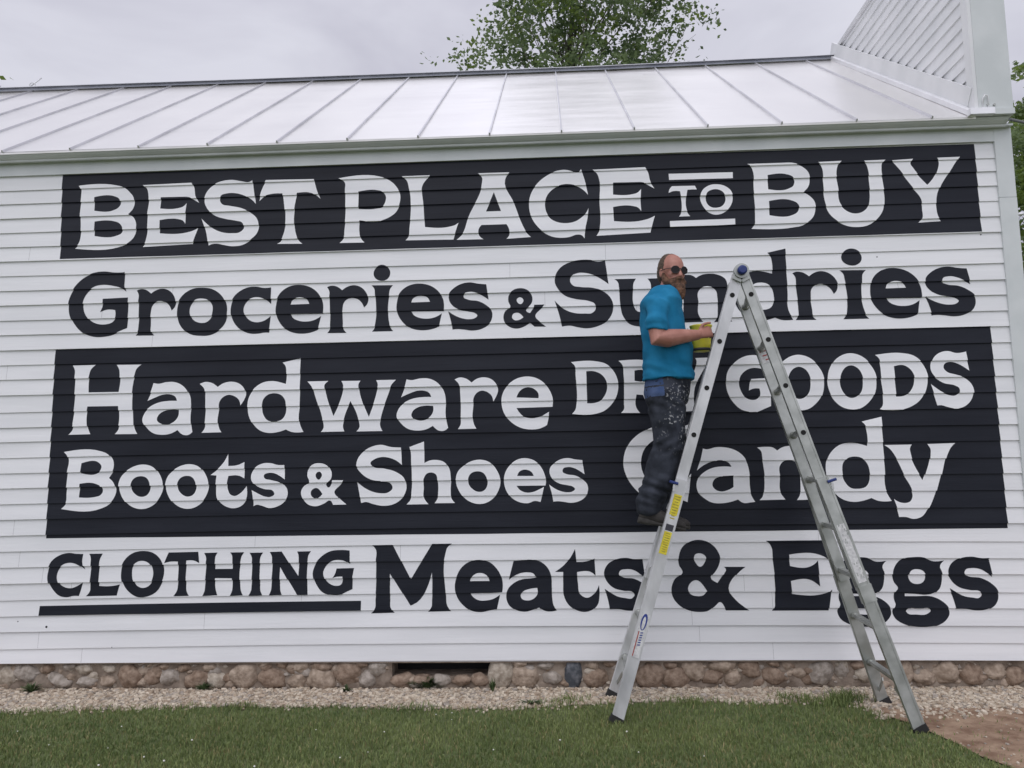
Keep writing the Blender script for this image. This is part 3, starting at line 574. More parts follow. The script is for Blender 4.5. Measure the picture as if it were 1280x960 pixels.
mb = MB(); mb.box((FX+0.1105, FY0-0.012, 3.792), (FX2+0.006, 0.08, 3.834)); part(mb, 'return_cap', M['trim2'], ff)
# eye hook and bolts by the corner
mb = MB(); c = atY(1232, 127, FY0-0.006)
mb.tube([c + Vector((-0.022, 0, -0.045)), c + Vector((-0.022, -0.01, 0.02)), c + Vector((-0.012, -0.018, 0.04)), c + Vector((0.008, -0.012, 0.04)), c + Vector((0.018, 0, 0.02)), c + Vector((0.018, 0, -0.045))], 0.005, 6)
part(mb, 'eye_hook', M['flash'], ff)
for px in (1234.5, 1242.5):
    mb = MB(); c = atY(px, 131, FY0-0.004); mb.tube([c + Vector((0, 0.01, 0)), c + Vector((0, -0.008, 0))], 0.009, 8); part(mb, 'bolt', M['alu_shaded'], ff)
mb = MB(); c = atY(1275, 267, -0.03); mb.tube([c + Vector((-0.01, 0.02, 0)), c + Vector((0.03, 0, 0))], 0.012, 8); mb.ell(c + Vector((0.035, 0, 0)), (0.014, 0.014, 0.017)); part(mb, 'insulator', M['flash'])

# fieldstone foundation ------------------------------------------------
FYF = 0.035
vx0, vx1 = atY(490, 835, FYF).x, atY(614.5, 835, FYF).x
vzt, vzb = 0.02, atY(552, 845.5, FYF).z
mb = MB()
def rough_sheet(x0, x1, z0, z1, mi=0):
    nx_, nz_ = max(2, int((x1-x0)/0.03)), max(2, int((z1-z0)/0.025)); vs = []
    for i in range(nx_+1):
        for j in range(nz_+1):
            X = x0+(x1-x0)*i/nx_; Z = z0+(z1-z0)*j/nz_
            y = FYF + 0.013*noise.noise(Vector((X*9, Z*11, 1))) + 0.006*noise.noise(Vector((X*30, Z*30, 4)))
            if i in (0, nx_) or j == nz_: y = FYF+0.004
            vs.append((X, y, Z))
    mb.add(vs, [(i*(nz_+1)+j, (i+1)*(nz_+1)+j, (i+1)*(nz_+1)+j+1, i*(nz_+1)+j+1) for i in range(nx_) for j in range(nz_)], mi, True)
rough_sheet(XL, vx0, -0.35, 0.02); rough_sheet(vx1, 3.50, -0.35, 0.02); rough_sheet(vx0, vx1, -0.35, vzb)
# right return and the reveals of the crawl-space opening
mb.add([(3.50, FYF+0.004, -0.35), (3.50, HD, -0.35), (3.50, HD, 0.02), (3.50, FYF+0.004, 0.02)], [(0, 1, 2, 3)])
mb.add([(vx0, FYF+0.004, vzb), (vx0, 0.4, vzb), (vx0, 0.4, 0.02), (vx0, FYF+0.004, 0.02)], [(0, 1, 2, 3)])
mb.add([(vx1, FYF+0.004, vzb), (vx1, 0.4, vzb), (vx1, 0.4, 0.02), (vx1, FYF+0.004, 0.02)], [(3, 2, 1, 0)])
mb.add([(vx0, FYF+0.004, vzb), (vx1, FYF+0.004, vzb), (vx1, 0.4, vzb), (vx0, 0.4, vzb)], [(0, 1, 2, 3)])
M['stone1'] = noisy('fieldstone_tan', (0.25,0.19,0.14), (0.46,0.37,0.29), 24, 0.9, detail=9, bump=0.9, bscale=45, bdist=0.01)
M['stone2'] = noisy('fieldstone_grey', (0.24,0.205,0.17), (0.45,0.40,0.35), 26, 0.9, detail=9, bump=0.9, bscale=45, bdist=0.01)
M['stone3'] = noisy('fieldstone_rust', (0.19,0.13,0.09), (0.35,0.265,0.20), 25, 0.9, detail=9, bump=0.9, bscale=45, bdist=0.01)
M['stone4'] = noisy('fieldstone_pale', (0.30,0.25,0.195), (0.52,0.46,0.38), 28, 0.9, detail=9, bump=0.9, bscale=45, bdist=0.01)
M['slate'] = noisy('blue_grey_stone', (0.060,0.068,0.080), (0.24,0.25,0.27), 22, 0.8, detail=6, lo=0.45, hi=0.75, bump=0.5, bscale=45, bdist=0.01)
SL = [(34,841.5,29,21),(59,836,17,11),(87,834,15,9),(106.5,836,21,12),(136,835,20,10),(162,845,30,27),(190,847,18,20),(212,846.5,27,17),(205,832.5,15,8),(230,835,16,10),(246,849,30,22),(270,850,25,21),(261,833.5,18,10),(305,844,37,31),(331,830,13,9),(352,830,15,10),(341,848.5,33,24),(372,851,24,17),(375,833.5,22,14),(402,849,36,25),(402,832.5,25,12),(434,840,30,29),(459,849,20,18),(452,829,17,10),(472,834,25,19),(502,850,27,14),(527,851,22,14),(552,850,23,12),(577,850,24,11),(600,850,20,15),(626,842.5,29,36),(10,845,25,25),(75,850,30,15),(110,852,25,13),(135,851,18,12),
 (657,845,32,26),(690,847,22,15),(650,829,18,10),(682,831,20,11),(745,847,28,22),(740,831,18,11),(762,829,15,9),(814,845,33,29),(844,847,30,23),(837,831,16,9),(867,837,25,25),(890,846,25,16),(902,832,29,16),(916,847,20,17),(937,836,25,20),(967,845,27,18),(967,829,15,8),(1026,840,33,25),(1052,837,17,16),(1072,831,20,10),(1080,842,20,18),(1132,840,18,25),(1155,846,25,18),(1182,840,30,25),(1215,844,24,25),(1244,839,25,18),(1268,845,25,22),(1300,842,26,20)]
rg = random.Random(3)
for X in range(-340, -10, 24): SL.append((X + rg.uniform(-5, 5), 842+rg.uniform(-4, 4), rg.uniform(18, 32), rg.uniform(16, 27)))
for i in range(70): SL.append((rg.uniform(-50, 1290), rg.uniform(831, 858), rg.uniform(12, 20), rg.uniform(9, 15), 1))
for i in range(160):                          # small chinking stones
    SL.append((rg.uniform(-50, 1290), rg.uniform(829, 860), rg.uniform(4, 11), rg.uniform(3, 8), 1))
for i, (px, py, w_, h_, *deep) in enumerate(SL):
    if 484 < px < 622 and py < 846 and px != 626: continue
    c = atY(px, py, FYF); kk = 1/171.0
    m_i = 1 + rg.choice([0, 0, 1, 2, 2, 3]) if w_ > 12 else 1 + rg.choice([0, 1, 3])
    rot = Matrix.Rotation(rg.uniform(-0.35, 0.35), 3, 'Y')
    dp_ = 0.010 if deep else 0.0
    mb.ell((c.x, FYF+0.012+dp_, c.z), (w_*kk/2*1.10, 0.026+w_*kk*0.16, h_*kk/2*1.10), rot, 16, 11, m_i, 0.27, i+1)
fnd = part(mb, 'foundation', [M['mortar'], M['stone1'], M['stone2'], M['stone3'], M['stone4']])
mb = MB(); c = atY(716.5, 842, FYF); mb.ell((c.x, FYF+0.005, c.z), (0.068, 0.035, 0.105), None, 14, 10, 0, 0.22, 77); part(mb, 'blue_stone', M['slate'], fnd)
mb = MB(); mb.box((vx0-0.02, 0.25, vzb-0.02), (vx1+0.02, 0.28, 0.03)); part(mb, 'opening_dark_back', M['dark'], fnd)  # dark sheet at the back of the opening, standing in for its inner shade
mb = MB(); mb.box((XL, 0.0, -0.004), (3.50, 0.30, 0.003)); part(mb, 'sill_board', M['mortar'])
# ------------------------------------------------------------------ ground
M['lawn'] = noisy('lawn_soil', (0.100,0.120,0.048), (0.14,0.165,0.068), 5, 0.95, detail=6)
M['far'] = noisy('far_grass', (0.040,0.060,0.020), (0.065,0.090,0.030), 0.4, 0.95, detail=8)
M['dirt'] = noisy('bare_reddish_dirt', (0.195,0.115,0.072), (0.36,0.25,0.17), 9, 0.95, detail=8, bump=0.7, bscale=45, bdist=0.01)
M['gravelbed'] = noisy('gravel_bed', (0.24,0.19,0.145), (0.42,0.35,0.27), 30, 0.95, detail=6, bump=0.6, bscale=80, bdist=0.01)
def sheet(name, pts, z, m, kind='structure', sub=0):
    me = bpy.data.meshes.new(name); bm = bmesh.new()
    f = bm.faces.new([bm.verts.new((p[0], p[1], z)) for p in pts]); f.normal_update()
    if f.normal.z < 0: f.normal_flip()
    bm.to_mesh(me); bm.free()
    return tag(link(name, me, m), kind=kind)
sheet('ground', [(-400, -400), (400, -400), (400, 400), (-400, 400)], GZ-0.008, M['far'])
sheet('lawn', [(-14, -12), (12, -12), (12, 0.03), (-14, 0.03)], GZ-0.004, M['lawn'])
edge_px = [(-260, 897), (-100, 894), (0, 890), (60, 889), (120, 887), (200, 885), (280, 883), (360, 884), (430, 883), (520, 886), (600, 886), (660, 885), (740, 880), (820, 877), (900, 876), (960, 879), (1010, 877), (1050, 875), (1078, 883), (1096, 890), (1106, 897), (1180, 899), (1240, 895), (1280, 893), (1420, 893)]
edge = [atZ(x, y, GZ) for x, y in edge_px]
grav = [Vector((edge[0].x-6, edge[0].y, 0))] + [Vector((p.x, p.y, 0)) for p in edge] + [Vector((edge[-1].x+1, edge[-1].y, 0))]
gpoly = grav + [Vector((grav[-1].x, 0.032, 0)), Vector((grav[0].x, 0.032, 0))]
sheet('gravel_bed', gpoly, GZ, M['gravelbed'])
dpx = [(1098, 885), (1100, 893), (1122, 900), (1146, 907), (1164, 916), (1196, 930), (1226, 946), (1262, 959), (1300, 980), (1340, 1000), (1420, 1010), (1500, 1010), (1500, 888)]
dp = [atZ(x, y, GZ) for x, y in dpx]
dpoly = [Vector((p.x, p.y, 0)) for p in dp]
sheet('dirt_path', dpoly, GZ+0.004, M['dirt'])
def inside(x, y, poly):
    c = False; j = len(poly)-1
    for i in range(len(poly)):
        a, b = poly[i], poly[j]
        if (a.y > y) != (b.y > y) and x < (b.x-a.x)*(y-a.y)/(b.y-a.y)+a.x: c = not c
        j = i
    return c
# crushed stone
rg = random.Random(11)
M['g1'] = noisy('crushed_stone_pale', (0.48,0.41,0.32), (0.66,0.58,0.47), 40, 0.9)
M['g2'] = noisy('crushed_stone_tan', (0.34,0.265,0.195), (0.50,0.405,0.31), 40, 0.9)
M['g3'] = noisy('crushed_stone_grey', (0.26,0.225,0.185), (0.44,0.39,0.34), 40, 0.9)
mb = MB()
def pebble(x, y, r, mi, z=None):
    rot = Matrix.Rotation(rg.uniform(0, 6.3), 3, 'Z') @ Matrix.Rotation(rg.uniform(-0.7, 0.7), 3, 'X')
    sx, sy, sz = r*rg.uniform(.7, 1.25), r*rg.uniform(.7, 1.2), r*rg.uniform(.5, .9)
    vs = []
    for a in (-1, 1):
        for b in (-1, 1):
            for c in (-1, 1):
                q = Vector((a*sx*rg.uniform(.55, 1), b*sy*rg.uniform(.55, 1), c*sz*rg.uniform(.55, 1)))
                vs.append(rot @ q + Vector((x, y, (GZ if z is None else z)+sz*0.5)))
    mb.add(vs, [(0,1,3,2),(4,6,7,5),(0,4,5,1),(2,3,7,6),(0,2,6,4),(1,5,7,3)], mi)
cnt = 0
while cnt < 24000:
    x = rg.uniform(-5.2, 4.4); y = rg.uniform(-1.05, 0.02)
    if not inside(x, y, gpoly): continue
    if inside(x, y, dpoly) and rg.random() < 0.8: continue
    if x < -4.6 and rg.random() < 0.6: continue
    mb_r = abs(rg.gauss(0.0068, 0.0034))+0.0035
    pebble(x, y, mb_r, rg.choice([0, 0, 0, 1, 1, 2])); cnt += 1
# strays on the dirt path and in the lawn edge
for i in range(700):
    x = rg.uniform(2.0, 4.4); y = rg.uniform(-2.6, -0.6)
    if inside(x, y, dpoly): pebble(x, y, rg.uniform(0.003, 0.009), rg.choice([0, 1, 1, 2]), GZ+0.005)
for i in range(500):
    j = rg.randrange(len(edge)-5); f = rg.random(); p = edge[j]*(1-f)+edge[j+1]*f
    pebble(p.x+rg.gauss(0, .03), p.y+rg.gauss(-0.01, .03), rg.uniform(0.006, 0.012), rg.choice([0, 0, 1]))
tag(mb.build('gravel', [M['g1'], M['g2'], M['g3']]), 'pale crushed stone strip along the foundation', 'gravel', kind='stuff')

# grass blades
def blade_mat(name, c0, c1):
    m = noisy(name, c0, c1, 1.1, 0.6, detail=7, lo=0.35, hi=0.65, spec=0.25); return m
M['b1'] = blade_mat('grass_green', (0.150,0.192,0.066), (0.228,0.268,0.100))
M['b2'] = blade_mat('grass_dark', (0.106,0.152,0.054), (0.152,0.206,0.074))
M['b3'] = blade_mat('grass_dry', (0.24,0.21,0.09), (0.36,0.31,0.16))
rg = random.Random(5)
V, F, MI = [], [], []
def blade(x, y, h, lean, mi, wd=0.0035):
    a = rg.uniform(0, 6.283); dx, dy = math.cos(a)*wd, math.sin(a)*wd
    l = rg.uniform(0, 6.283); lx, ly = math.cos(l)*lean, math.sin(l)*lean
    b = len(V)
    V.extend([(x-dx, y-dy, GZ-0.004), (x+dx, y+dy, GZ-0.004), (x+dx*.7+lx*.35, y+dy*.7+ly*.35, GZ+h*.6), (x-dx*.7+lx*.35, y-dy*.7+ly*.35, GZ+h*.6), (x+lx, y+ly, GZ+h)])
    F.append((b, b+1, b+2, b+3)); F.append((b+3, b+2, b+4)); MI.extend((mi, mi))
ex = [p.x for p in edge]
def edge_y(x):
    for i in range(len(edge)-1):
        if edge[i].x <= x <= edge[i+1].x:
            f = (x-edge[i].x)/(edge[i+1].x-edge[i].x); return edge[i].y*(1-f)+edge[i+1].y*f
    return edge[0].y if x < edge[0].x else edge[-1].y
n = 0
while n < 290000:
    x = rg.uniform(-5.0, 4.2)
    y = -rg.random()**0.75*3.6 - 0.2
    ey = edge_y(x) + 0.03*noise.noise(Vector((x*6, 0, 0))) + 0.03
    if y > ey: continue
    if inside(x, y, dpoly) and rg.random() > 0.03: continue
    # frayed lawn edge: thinner and a little taller near the stones
    de = ey - y
    if de < 0.05 and rg.random() < 0.45: continue
    k = noise.noise(Vector((x*1.1, y*1.6, 3.0))); k2 = noise.noise(Vector((x*5, y*6, 8.0)))
    h = 0.019 + 0.006*k + 0.005*k2 + rg.uniform(-0.008, 0.010)
    if de < 0.07: h *= rg.uniform(0.8, 1.7)
    if rg.random() < 0.012: h *= 1.5
    mi = 0 if rg.random() < 0.58 + 0.8*k else 1
    if rg.random() < 0.05 + 0.15*max(0, k2) + 0.14*max(0, -k): mi = 2
    blade(x, y, h, h*rg.uniform(0.2, 0.9), mi, rg.uniform(0.0016, 0.0034)); n += 1
# bushy tufts left by the mower beside the ladder and along the edge
for (px, py, cnt_, hh) in [(1060, 876, 260, 0.075), (1040, 880, 160, 0.06), (1000, 876, 120, 0.06), (700, 880, 90, 0.05), (715, 876, 60, 0.06), (860, 878, 120, 0.05), (985, 872, 60, 0.05), (300, 884, 80, .045), (520, 886, 80, .05)]:
    c = atZ(px, py, GZ)
    for i in range(cnt_):
        h = hh*rg.uniform(.5, 1.15); blade(c.x+rg.gauss(0, .07), c.y+rg.gauss(-.02, .035), h, h*rg.uniform(.2, .8), rg.choice([0, 0, 1]), 0.003)
me = bpy.data.meshes.new('grass'); me.from_pydata(V, [], F); me.polygons.foreach_set('material_index', MI); me.update()
tag(link('grass', me, [M['b1'], M['b2'], M['b3']]), 'short mown green lawn in front of the store', 'grass', kind='stuff')
# white clover heads and litter in the lawn
M['clover'] = mat('clover_white', (0.72,0.70,0.64), 0.8)
mb = MB(); rg = random.Random(21)
pts = [(61,931),(135,935),(205,951),(180,946),(318,958),(425,947),(460,940),(565,891),(152,908),(22,914),(240,925),(545,893),(880,945),(700,925),(395,912)]
for i in range(8): pts.append((rg.uniform(-50, 1000), rg.uniform(893, 985)))
for px, py in pts:
    c = atZ(px, py, GZ+0.035); r = rg.uniform(0.003, 0.0062); mb.ell(c, (r, r, r*.8), None, 6, 5)
tag(mb.build('clover_flowers', M['clover']), 'tiny white clover heads dotted through the lawn', 'clover', kind='stuff')
# weeds growing out of the gravel at the foot of the wall
M['weed'] = noisy('weed_leaf', (0.045,0.075,0.024), (0.085,0.125,0.045), 30, 0.6)
def weed(px, py, w_, h_, nlv, label, seed):
    r = random.Random(seed); c = atZ(px, py, GZ); e = empty('weed', (c.x, c.y, GZ)); tag(e, label, 'weed', 'weeds in the gravel strip')
    lm = MB()
    for i in range(nlv):
        a = r.uniform(0, 6.283); d = r.random()**.6*w_; hh = h_*r.uniform(.35, 1)*(1-.4*d/w_)
        tip = Vector((math.cos(a)*d, math.sin(a)*d*.5, hh)); mid = tip*.5 + Vector((0, 0, hh*.2)); s = Vector((-math.sin(a), math.cos(a), 0))*r.uniform(.004, .009)
        lm.add([Vector((0, 0, 0))+s*.3, mid+s, tip, mid-s, Vector((0, 0, 0))-s*.3], [(0, 1, 2, 3, 4)])
    o = lm.build('leaves', M['weed']); o.parent = e
weed(533, 862, 0.17, 0.115, 150, 'low spreading green weed under the crawl space opening', 1)
weed(616, 866, 0.04, 0.13, 26, 'thin upright weed at the right end of the crawl space opening', 2)
weed(433, 866, 0.06, 0.07, 40, 'small weed left of the crawl space opening, growing from the stones', 3)
weed(255, 864, 0.10, 0.07, 60, 'small weed against the wall below the word CLOTHING', 4)
weed(40, 866, 0.12, 0.09, 70, 'weed at the foot of the wall near the left edge of the lawn', 5)
weed(662, 882, 0.12, 0.05, 60, 'flat weed at the lawn edge below the word Meats', 6)
# ------------------------------------------------------------------ multi-position ladder, opened as an A-frame
LADC = Vector((1.39, -0.54, GZ))
ladder = empty('ladder', tuple(LADC))
tag(ladder, 'aluminium telescoping ladder standing as an A-frame on the lawn in front of the painted wall', 'ladder')
def lpart(mb, name, mats, parent=None):
    o = mb.build(name, mats); o.parent = parent or ladder
    if parent is None: o.location = -LADC
    return o
TOPN = atY(925.5, 340, -0.74)
HX, HZ = TOPN.x, TOPN.z
FOOT = {('l', 0): atZ(770.5, 903, GZ), ('l', 1): Vector((0, -0.18, GZ)), ('r', 0): atZ(1149, 914, GZ), ('r', 1): Vector((0, -0.37, GZ))}
FOOT[('l', 1)].x = FOOT[('l', 0)].x; FOOT[('r', 1)].x = FOOT[('r', 0)].x + 0.01
TOPY = (-0.74, -0.34)
def YAWX(s): return 0.056 - max(0, s-1.2)/1.7*0.040      # it stands turned a little
def rp(side, n, s):
    """point on the rail axis, s = distance from the hinge"""
    F = FOOT[(side, n)]; T = Vector((HX + (0.012 if side == 'r' else -0.012), TOPY[n], HZ))
    L = (F - T).length
    c0 = sum((FOOT[(side, i)].y for i in (0, 1)))/2; ct = sum(TOPY)/2
    f = s/L; p = T + (F - T)*f
    cy = ct + (c0 - ct)*f
    p.y = cy + (-1 if n == 0 else 1)*0.195
    if n == 1: p.x = rp(side, 0, s).x + YAWX(s)
    return p
def ro(side, n, s):
    """outer telescoping section: wraps the inner rail, flares towards the foot"""
    p = rp(side, n, s); F = FOOT[(side, n)]
    hw = 0.226 + max(0, s-1.5)/1.4*0.05
    c0 = sum((FOOT[(side, i)].y for i in (0, 1)))/2; ct = sum(TOPY)/2
    p.y = ct + (c0-ct)*s/2.92 + (-1 if n == 0 else 1)*hw
    return p
def rail(mb, pts, w_, d_, out):
    for a, b in zip(pts, pts[1:]):
        t = (b-a).normalized(); wd = Vector((-t.z, 0, t.x))
        mb.bar(a, b, w_, d_, wd, 0, 0.004)
        o = Vector((0, out, 0))
        for sgn in (-1, 1):
            q = wd*(w_/2-0.007)*sgn + o*(d_/2+0.0012)
            mb.bar(a+q, b+q, 0.012, 0.0035, wd)
M['label_grey'] = noisy('faded_label', (0.50,0.50,0.50), (0.72,0.72,0.71), 60, 0.6, detail=6, stretch=(1,1,1))
M['red'] = mat('red_mark', (0.35,0.04,0.03), 0.5)
M['ink'] = mat('label_ink', (0.04,0.04,0.05), 0.6)
M['inkblue'] = mat('logo_blue', (0.02,0.045,0.25), 0.5)
M['alu_l'] = M['alu']
for side in 'lr':
    am = M['alu'] if side == 'l' else M['alu_shaded']
    for n in (0, 1):
        out = -1 if n == 0 else 1
        mb = MB(); rail(mb, [rp(side, n, 0.02), rp(side, n, 2.05)], 0.068, 0.026, out); lpart(mb, 'inner_rail', am)
        mb = MB(); rail(mb, [ro(side, n, 1.36), ro(side, n, 2.15), ro(side, n, 2.85)], 0.074, 0.028, out)
        if side == 'r': 
            a, b = ro(side, n, 2.02), ro(side, n, 2.12); t = (b-a).normalized(); mb.bar(a, b, 0.084, 0.044, Vector((-t.z, 0, t.x)), 0, 0.006)
        lpart(mb, 'outer_rail', am)
        a, b = ro(side, n, 2.885), ro(side, n, 2.885)
        F = ro(side, n, 2.92); F.z = GZ+0.0
        t = (ro(side, n, 2.9)-ro(side, n, 2.5)).normalized()
        mb = MB(); q = ro(side, n, 2.835); mb.bar(q, Vector((q.x+t.x*0.07, q.y, GZ-0.004)), 0.084, 0.042, Vector((-t.z, 0, t.x)), 0, 0.006); lpart(mb, 'foot', M['rubber'])
        # hinge: plates, knob
        mb = MB(); c = Vector((HX + (YAWX(0) if n else 0), TOPY[n] + out*0.022, HZ))
        if side == 'l':
            mb.tube([c + Vector((0, -0.016, 0)), c + Vector((0, 0.016, 0))], 0.047, 24)
            for s2 in 'lr':
                a2 = c.copy(); b2 = rp(s2, n, 0.062); b2.y = c.y; t2 = (b2-a2).normalized()
                mb.bar(a2, b2, 0.064, 0.010, Vector((-t2.z, 0, t2.x)), 0, 0.005)
            h = lpart(mb, 'hinge', M['alu_shaded'])
            k = MB(); k.tube([c + Vector((0, out*0.010, 0)), c + Vector((0, out*0.040, 0)), c + Vector((0, out*0.048, 0))], [0.029, 0.029, 0.020], 24)
            lpart(k, 'hinge_knob', M['blue'], h)
        # lock lever
        sg = -1 if side == 'l' else 1
        p = ro(side, n, 1.385); mb = MB()
        mb.bar(p + Vector((sg*0.02, out*0.022, 0.0)), p + Vector((sg*0.072, out*0.022, 0.016)), 0.017, 0.014, (0, 0, 1), 0, 0.004)
        mb.bar(p + Vector((sg*0.045, out*0.020, -0.004)), p + Vector((sg*0.05, out*0.020, -0.045)), 0.012, 0.012, (1, 0, 0), 1)
        lpart(mb, 'lock_lever', [M['blue'], M['alu']])
        # rung sockets: dark hollow rung ends showing in the rail face
        for k in range(4):
            p = rp(side, n, 0.155+0.305*k); mb = MB()
            y = p.y + out*0.0145
            mb.tube([Vector((p.x, y - out*0.004, p.z)), Vector((p.x, y + out*0.0012, p.z))], 0.0155, 14)
            lpart(mb, 'rung_end', M['hole'])
    for k in range(9):
        s = 0.155 + 0.305*k
        a, b = (rp(side, 0, s), rp(side, 1, s)) if k < 5 else (ro(side, 0, s), ro(side, 1, s))
        mb = MB(); mb.tube([a, b], 0.0165, 10)
        for e, o_ in ((a, 1), (b, -1)):          # flared collar where the rung meets the rail
            mb.tube([e + Vector((0, o_*0.012, 0)), e + Vector((0, o_*0.03, 0)), e + Vector((0, o_*0.045, 0))], [0.026, 0.022, 0.0165], 10)
        t = (rp(side, 0, 1)-rp(side, 0, 0)).normalized()
        q = Vector((0, 0.05, 0)); mb.bar(a + q + Vector((0, 0, 0.010)), b - q + Vector((0, 0, 0.010)), 0.036, 0.012, (1, 0, 0))   # flat tread on the rung
        lpart(mb, 'rung', M['alu_shaded'])
    # diagonal braces of the wide base
    for n in (0, 1):
        mb = MB(); a = ro(side, n, 2.78); b = ro(side, 1-n, 2.62); m_ = a*0.35 + (ro(side, 0, 2.60)*0.5+ro(side, 1, 2.60)*0.5)*0.65
        mb.bar(a, m_, 0.022, 0.006, (0, 0, 1)); lpart(mb, 'brace', M['alu_shaded'])
# stickers on the near left rail
def sticker(side, s0, s1, w_, mi, name, dw=0.0, outer=True, lift=0.0032, wb=None):
    f = ro if outer else rp
    a, b = f(side, 0, s0), f(side, 0, s1); t = (b-a).normalized(); wd = Vector((-t.z, 0, t.x)); 
    o = Vector((0, -(0.014+lift), 0)); wb = wb or w_
    mb = MB(); mb.add([a+o+wd*(dw+w_/2), b+o+wd*(dw+wb/2), b+o+wd*(dw-wb/2), a+o+wd*(dw-w_/2)], [(0, 1, 2, 3), (3, 2, 1, 0)][:1])
    return mb, name, M[mi], (a, b, o, wd, t)
for s0, s1 in ((1.455, 1.625), (1.69, 1.83)):
    mb, nm, m, (a, b, o, wd, t) = sticker('l', s0, s1, 0.052, 'yellow', 'warning_label')
    mb.mi = [0]*len(mb.f)
    L = (b-a).length; o2 = o + Vector((0, -0.0006, 0)); rr = random.Random(int(s0*100))
    for i in range(9):
        u0 = 0.06 + i*0.1; w2 = rr.uniform(.012, .02)
        p = a + t*L*u0; q = a + t*L*(u0+0.045)
        mb.add([p+o2+wd*w2, q+o2+wd*w2, q+o2-wd*w2*rr.uniform(.3, 1), p+o2-wd*w2], [(0, 1, 2, 3)], 1)
    me = mb.build(nm, [m, noisy('label_print', (0.30,0.26,0.03), (0.5,0.42,0.04), 60, 0.6)]); me.parent = ladder; me.location = -LADC
mb, nm, m, _ = sticker('l', 1.632, 1.684, 0.050, 'ink', 'caution_plate'); lpart(mb, nm, m)
# maker's oval badge: blue crescent round a pale field, slanted lettering strokes and a red line under it
mb, nm, m, (a, b, o, wd, t) = sticker('l', 2.20, 2.47, 0.05, 'label_grey', 'maker_badge')
o2 = o + Vector((0, -0.0006, 0)); L = (b-a).length; c = a + t*L*0.2
ring = []
for i in range(15):
    th = math.pi*2*i/14; d = t*math.cos(th)*0.052 + wd*math.sin(th)*0.019
    d2 = t*(math.cos(th)*0.040+0.006) + wd*(math.sin(th)*0.010)
    ring.append((c+o2+d, c+o2+d2))
for (p, q), (p2, q2) in zip(ring, ring[1:]): mb.add([p, p2, q2, q], [(0, 1, 2, 3)], 1)
for i in range(6):
    p = a + t*L*(0.42+i*0.055); mb.add([p+o2+wd*0.012, p+o2+wd*0.012+t*0.007, p+o2-wd*0.004+t*0.011, p+o2-wd*0.004+t*0.004], [(0, 1, 2, 3)], 1)
p = a + t*L*0.42; q = a + t*L*0.98; mb.add([p+o2-wd*0.012, q+o2-wd*0.012, q+o2-wd*0.018, p+o2-wd*0.018], [(0, 1, 2, 3)], 2)
e = mb.build(nm, [M['label_grey'], M['inkblue'], M['red']]); e.parent = ladder; e.location = -LADC
# faded white sticker with worn print, right leg
mb, nm, m, (a, b, o, wd, t) = sticker('r', 1.50, 2.00, 0.055, 'label_grey', 'faded_label')
o2 = o + Vector((0, -0.0006, 0)); L = (b-a).length; rr = random.Random(4)
for i in range(26):
    u = rr.random(); x = rr.uniform(-.02, .018); p = a + t*L*u
    mb.add([p+o2+wd*x, p+o2+wd*x+t*rr.uniform(.006, .02), p+o2+wd*(x+.006)+t*rr.uniform(.006, .02), p+o2+wd*(x+.007)], [(0, 1, 2, 3)], 1)
p = a - t*0.03; mb.add([p+o2+wd*.026, p+o2+wd*.026+t*.012, p+o2-wd*.026+t*.012, p+o2-wd*.026], [(0, 1, 2, 3)], 2)
e = mb.build(nm, [M['label_grey'], M['alu_shaded'], M['red']]); e.parent = ladder; e.location = -LADC
# small printed label high on the far right rail
a = rp('r', 1, 0.46); b = rp('r', 1, 0.56); t = (b-a).normalized(); wd = Vector((-t.z, 0, t.x))
mb = MB(); o = Vector((0, -0.0155, 0)); mb.add([a+o+wd*.03, b+o+wd*.03, b+o-wd*.03, a+o-wd*.03], [(0, 1, 2, 3)], 0)
o2 = o + Vector((0, -0.0006, 0))
for i in range(3):
    p = a + t*(0.015+i*0.03); mb.add([p+o2+wd*.024, p+o2+wd*.024+t*.008, p+o2-wd*(.02-.01*i)+t*.008, p+o2-wd*(.02-.01*i)], [(0, 1, 2, 3)], 1)
e = mb.build('spec_label', [M['label_grey'], M['red']]); e.parent = ladder; e.location = -LADC
